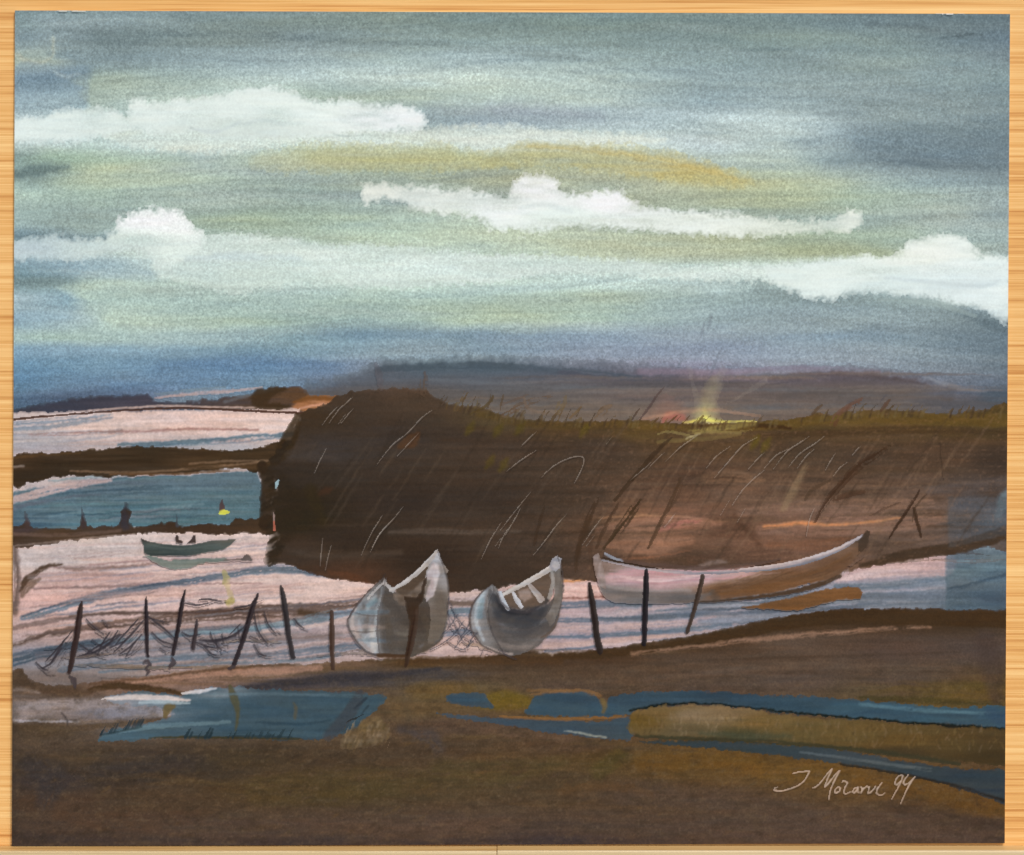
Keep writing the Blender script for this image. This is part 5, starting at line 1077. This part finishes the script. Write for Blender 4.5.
for lab, pts, col in posts:
    f = Film('painted_post', painting, lab, .04)
    pts = [(q[0], q[1], q[2]*1.15+.2) for q in pts]
    f.brush(pts, col, .96, .05, .9, .6, tuple(min(255, c+14) for c in col), bw=1.4)
    f.brush([(pts[0][0]-.6,pts[0][1]+3,1),(pts[1][0]-.8,pts[1][1],1.4),(pts[2][0]-1,pts[2][1],1)], tuple(max(0, c-20) for c in col), .5, .25, .8, .5)
    f.build()
for pts in ([(70,676,3),(74,680,7),(75,687,3)], [(144,662,2),(148,661,4),(150,664,4),(146,668,2),(149,671,4),(147,675,2)], [(172,658,3),(174,662,6),(170,667,4)], [(229,669,3),(233,667,5)]):
    f = Film('post_reflection', PWO, None, .04); f.brush(pts, (70,58,62), .85, .1, 1, .9); f.build()
def net(label, lines, col=(66,58,66), w=1.5, op=.8):
    f = Film('painted_net', painting, label, .04, thr=.12, thin=True)
    if w > 1.5:
        w = 1.7
        more = []
        for L in lines:
            for q in range(1):
                dx, dy = 4+rnd.rand()*4, rnd.randn()*2.5; more.append([(x+dx*(.5+.5*t/len(L)), y+dy+1.5*math.sin(math.pi*t/max(len(L)-1, 1))) for t, (x, y) in enumerate(L)])
        for L in more:
            f.brush([(x, y, 1.0) for x, y in L], col, .5, .2, .8, .5, bl=14, seed=rnd.randint(90))
    for L in lines:
        n = len(L)
        f.brush([(x, y, w*(.8 if i in (0, n-1) else 1.25)) for i, (x, y) in enumerate(L)], col, op, .12, .8, .3, bl=20, seed=rnd.randint(90))
    f.build()
net('tangled net hanging left of the leftmost post', [[(72,631),(58,648),(46,661)], [(64,640),(56,655),(50,664),(42,668)], [(36,662),(42,668),(48,670)], [(62,648),(52,662)]], w=2.0, col=(58,50,56), op=.88)
net('bunched fishing net between the first two posts', [[(86,619),(94,627),(104,634)], [(102,620),(108,626)], [(138,619),(128,630),(116,644)], [(144,620),(130,636),(114,652)], [(142,634),(132,645),(120,654)], [(122,634),(108,644),(94,652),(78,656)], [(80,644),(88,650),(100,655)], [(110,632),(102,644),(98,655)], [(126,640),(110,648)], [(136,641),(126,656)], [(84,655),(100,645),(120,634)], [(92,640),(108,650)], [(118,630),(112,640),(104,648)]], w=2.0, col=(58,50,56), op=.88)
net('fishing net sagging from the second to the third post', [[(148,616),(156,622),(166,630),(176,640)], [(152,632),(160,640),(172,644)], [(150,618),(164,622)], [(160,648),(166,652)]], w=2.0, col=(58,50,56), op=.88)
net('long fishing net drooping between the third and fifth posts', [[(185,603),(196,605),(208,603)], [(199,600),(208,599),(222,602)], [(234,608),(246,606),(257,602)], [(182,632),(190,636),(200,634)], [(250,622),(238,632),(222,640),(206,642)], [(240,624),(230,634)], [(196,642),(206,646),(216,648)], [(204,646),(210,653),(216,655)], [(210,632),(214,642),(222,650)], [(222,634),(224,644)], [(216,640),(218,650)], [(200,640),(214,640),(236,636)], [(238,628),(240,640)]], w=2.0, col=(58,50,56), op=.88)
net('loose net threads hanging right of the slanting post', [[(254,612),(257,628),(264,640),(268,644)], [(264,612),(268,624),(276,634)], [(254,644),(260,654),(266,656)], [(250,636),(258,639)], [(294,618),(298,624),(304,628)]], w=2.0, col=(58,50,56), op=.88)
net('crossed netting stretched between the two moored boats', [[(447,612),(456,626),(462,640),(470,646)], [(446,622),(458,634),(474,642)], [(450,602),(456,616),(466,628),(478,634)], [(470,630),(462,638),(455,648)], [(464,620),(456,632),(444,642),(430,650)], [(458,614),(450,626),(440,636)], [(470,622),(466,630),(458,640)], [(446,640),(456,647),(466,650)], [(474,640),(466,648),(460,650)], [(449,596),(448,612),(450,624)], [(484,648),(480,656)], [(478,632),(472,638),(468,648)]], col=(66,62,72), w=.95, op=.8)
net('few loose mooring lines beneath the smaller moored boat', [[(502,652),(510,657),(516,659)], [(498,650),(508,652)]], w=1.3)

# ======================================================================== pale paint chips at the top edge, and the signature
f = Film('edge_chip', painting, 'bare white scrape on the top edge of the sheet at the right', .02)
for x, w in ((937,2),(941,2.5),(945,4),(950,4.5),(960,6)): f.brush([(x-w*.4,13.4,2),(x+w*.5,13.2,3.2)], (236,234,226), .97, .05, .8, .8)
f.build()
f = Film('edge_chip', painting, 'thin bare white line on the top edge at the left', .02)
f.brush([(57,10.8,1.4),(75,11,1.6),(86,11.2,1.2)], (232,226,208), .95, .05, .6, .3); f.build()
sx, sy, sk_ = 760, 755, 180/1024
def sig(name, label, strokes, w=1.65):
    f = Film(name, painting, label, .02, thr=.12, thin=True)
    for L in strokes:
        n = len(L)
        f.brush([(sx+x*sk_, sy+y*sk_, w*(.85 if i in (0, n-1) else 1.0)) for i, (x, y) in enumerate(L)], (186,160,140), .92, .06, .6, .25, bl=25, seed=rnd.randint(90))
    f.build()
sig('signature', 'pale handwritten signature in thin strokes at the lower right', [
   [(183,102),(205,99),(215,94),(245,93),(280,91),(262,125),(245,150),(220,170),(180,186),(140,199),(100,204),(78,198),(82,187),(98,182)],
   [(296,184),(312,182),(335,165),(370,120),(408,76),(392,115),(372,160),(366,182),(385,165),(420,118),(452,86),(430,130),(408,175),(396,205),(390,252)],
   [(446,178),(428,192),(422,210),(434,216),(450,204),(456,186),(446,178)], [(466,152),(474,144),(488,150),(496,158),(480,185),(474,212),(484,220),(512,208)],
   [(552,180),(534,188),(524,206),(534,214),(548,202),(556,182),(554,206),(562,212)], [(572,180),(580,190),(574,212),(586,192),(606,174),(616,184)],
   [(622,178),(616,198),(612,216),(628,212),(648,190),(656,176)], [(692,154),(668,190),(660,214),(674,226),(692,226),(708,214)]])
sig('signature_date', 'pale handwritten year 94 after the signature', [
   [(806,112),(788,116),(770,140),(764,162),(778,168),(800,146),(812,116),(796,160),(772,205),(746,250)],
   [(842,110),(826,130),(814,156),(822,170),(842,158),(878,122)], [(878,122),(850,165),(824,215),(798,274)]])


# ---------------------------------------------------------------- light
world = bpy.data.worlds.new('World'); bpy.context.scene.world = world; world.use_nodes = True
nt = world.node_tree; nt.nodes.clear()
wo = nt.nodes.new('ShaderNodeOutputWorld'); bg = nt.nodes.new('ShaderNodeBackground'); sk = nt.nodes.new('ShaderNodeTexSky')
sk.sky_type = 'NISHITA'; sk.sun_disc = False
EL, AZ = math.radians(48), math.radians(32)      # sun high, in front of the wall, to the right
d = (math.sin(AZ)*math.cos(EL), -math.cos(AZ)*math.cos(EL), math.sin(EL))   # towards the sun
sk.sun_elevation = EL; sk.sun_rotation = math.atan2(d[0], d[1])
sk.air_density = 1.0; sk.dust_density = 2.0; sk.ozone_density = 1.0
nt.links.new(sk.outputs[0], bg.inputs[0]); nt.links.new(bg.outputs[0], wo.inputs[0]); bg.inputs[1].default_value = .1
sun = bpy.data.lights.new('sun', 'SUN'); sun.energy = 1.5; sun.angle = math.radians(12); sun.color = (1, .95, .88)
so = bpy.data.objects.new('sun', sun); C.objects.link(so)
from mathutils import Vector
so.rotation_euler = Vector(d).to_track_quat('Z', 'Y').to_euler(); so.location = (2, -3, 4)

# ---------------------------------------------------------------- camera
cam = bpy.data.cameras.new('camera'); co = bpy.data.objects.new('camera', cam); C.objects.link(co)
co.location = (0, -(CAMD+PAPER_T), ZC); co.rotation_euler = (math.pi/2, 0, 0)
cam.sensor_width = 36; cam.lens = 36*CAMD/(W*S); cam.clip_start = .05; cam.clip_end = 100
sc = bpy.context.scene; sc.camera = co
sc.view_settings.view_transform = 'Standard'; sc.view_settings.look = 'None'; sc.view_settings.gamma = 1; sc.view_settings.use_curve_mapping = False
sc.view_settings.exposure = 0.82
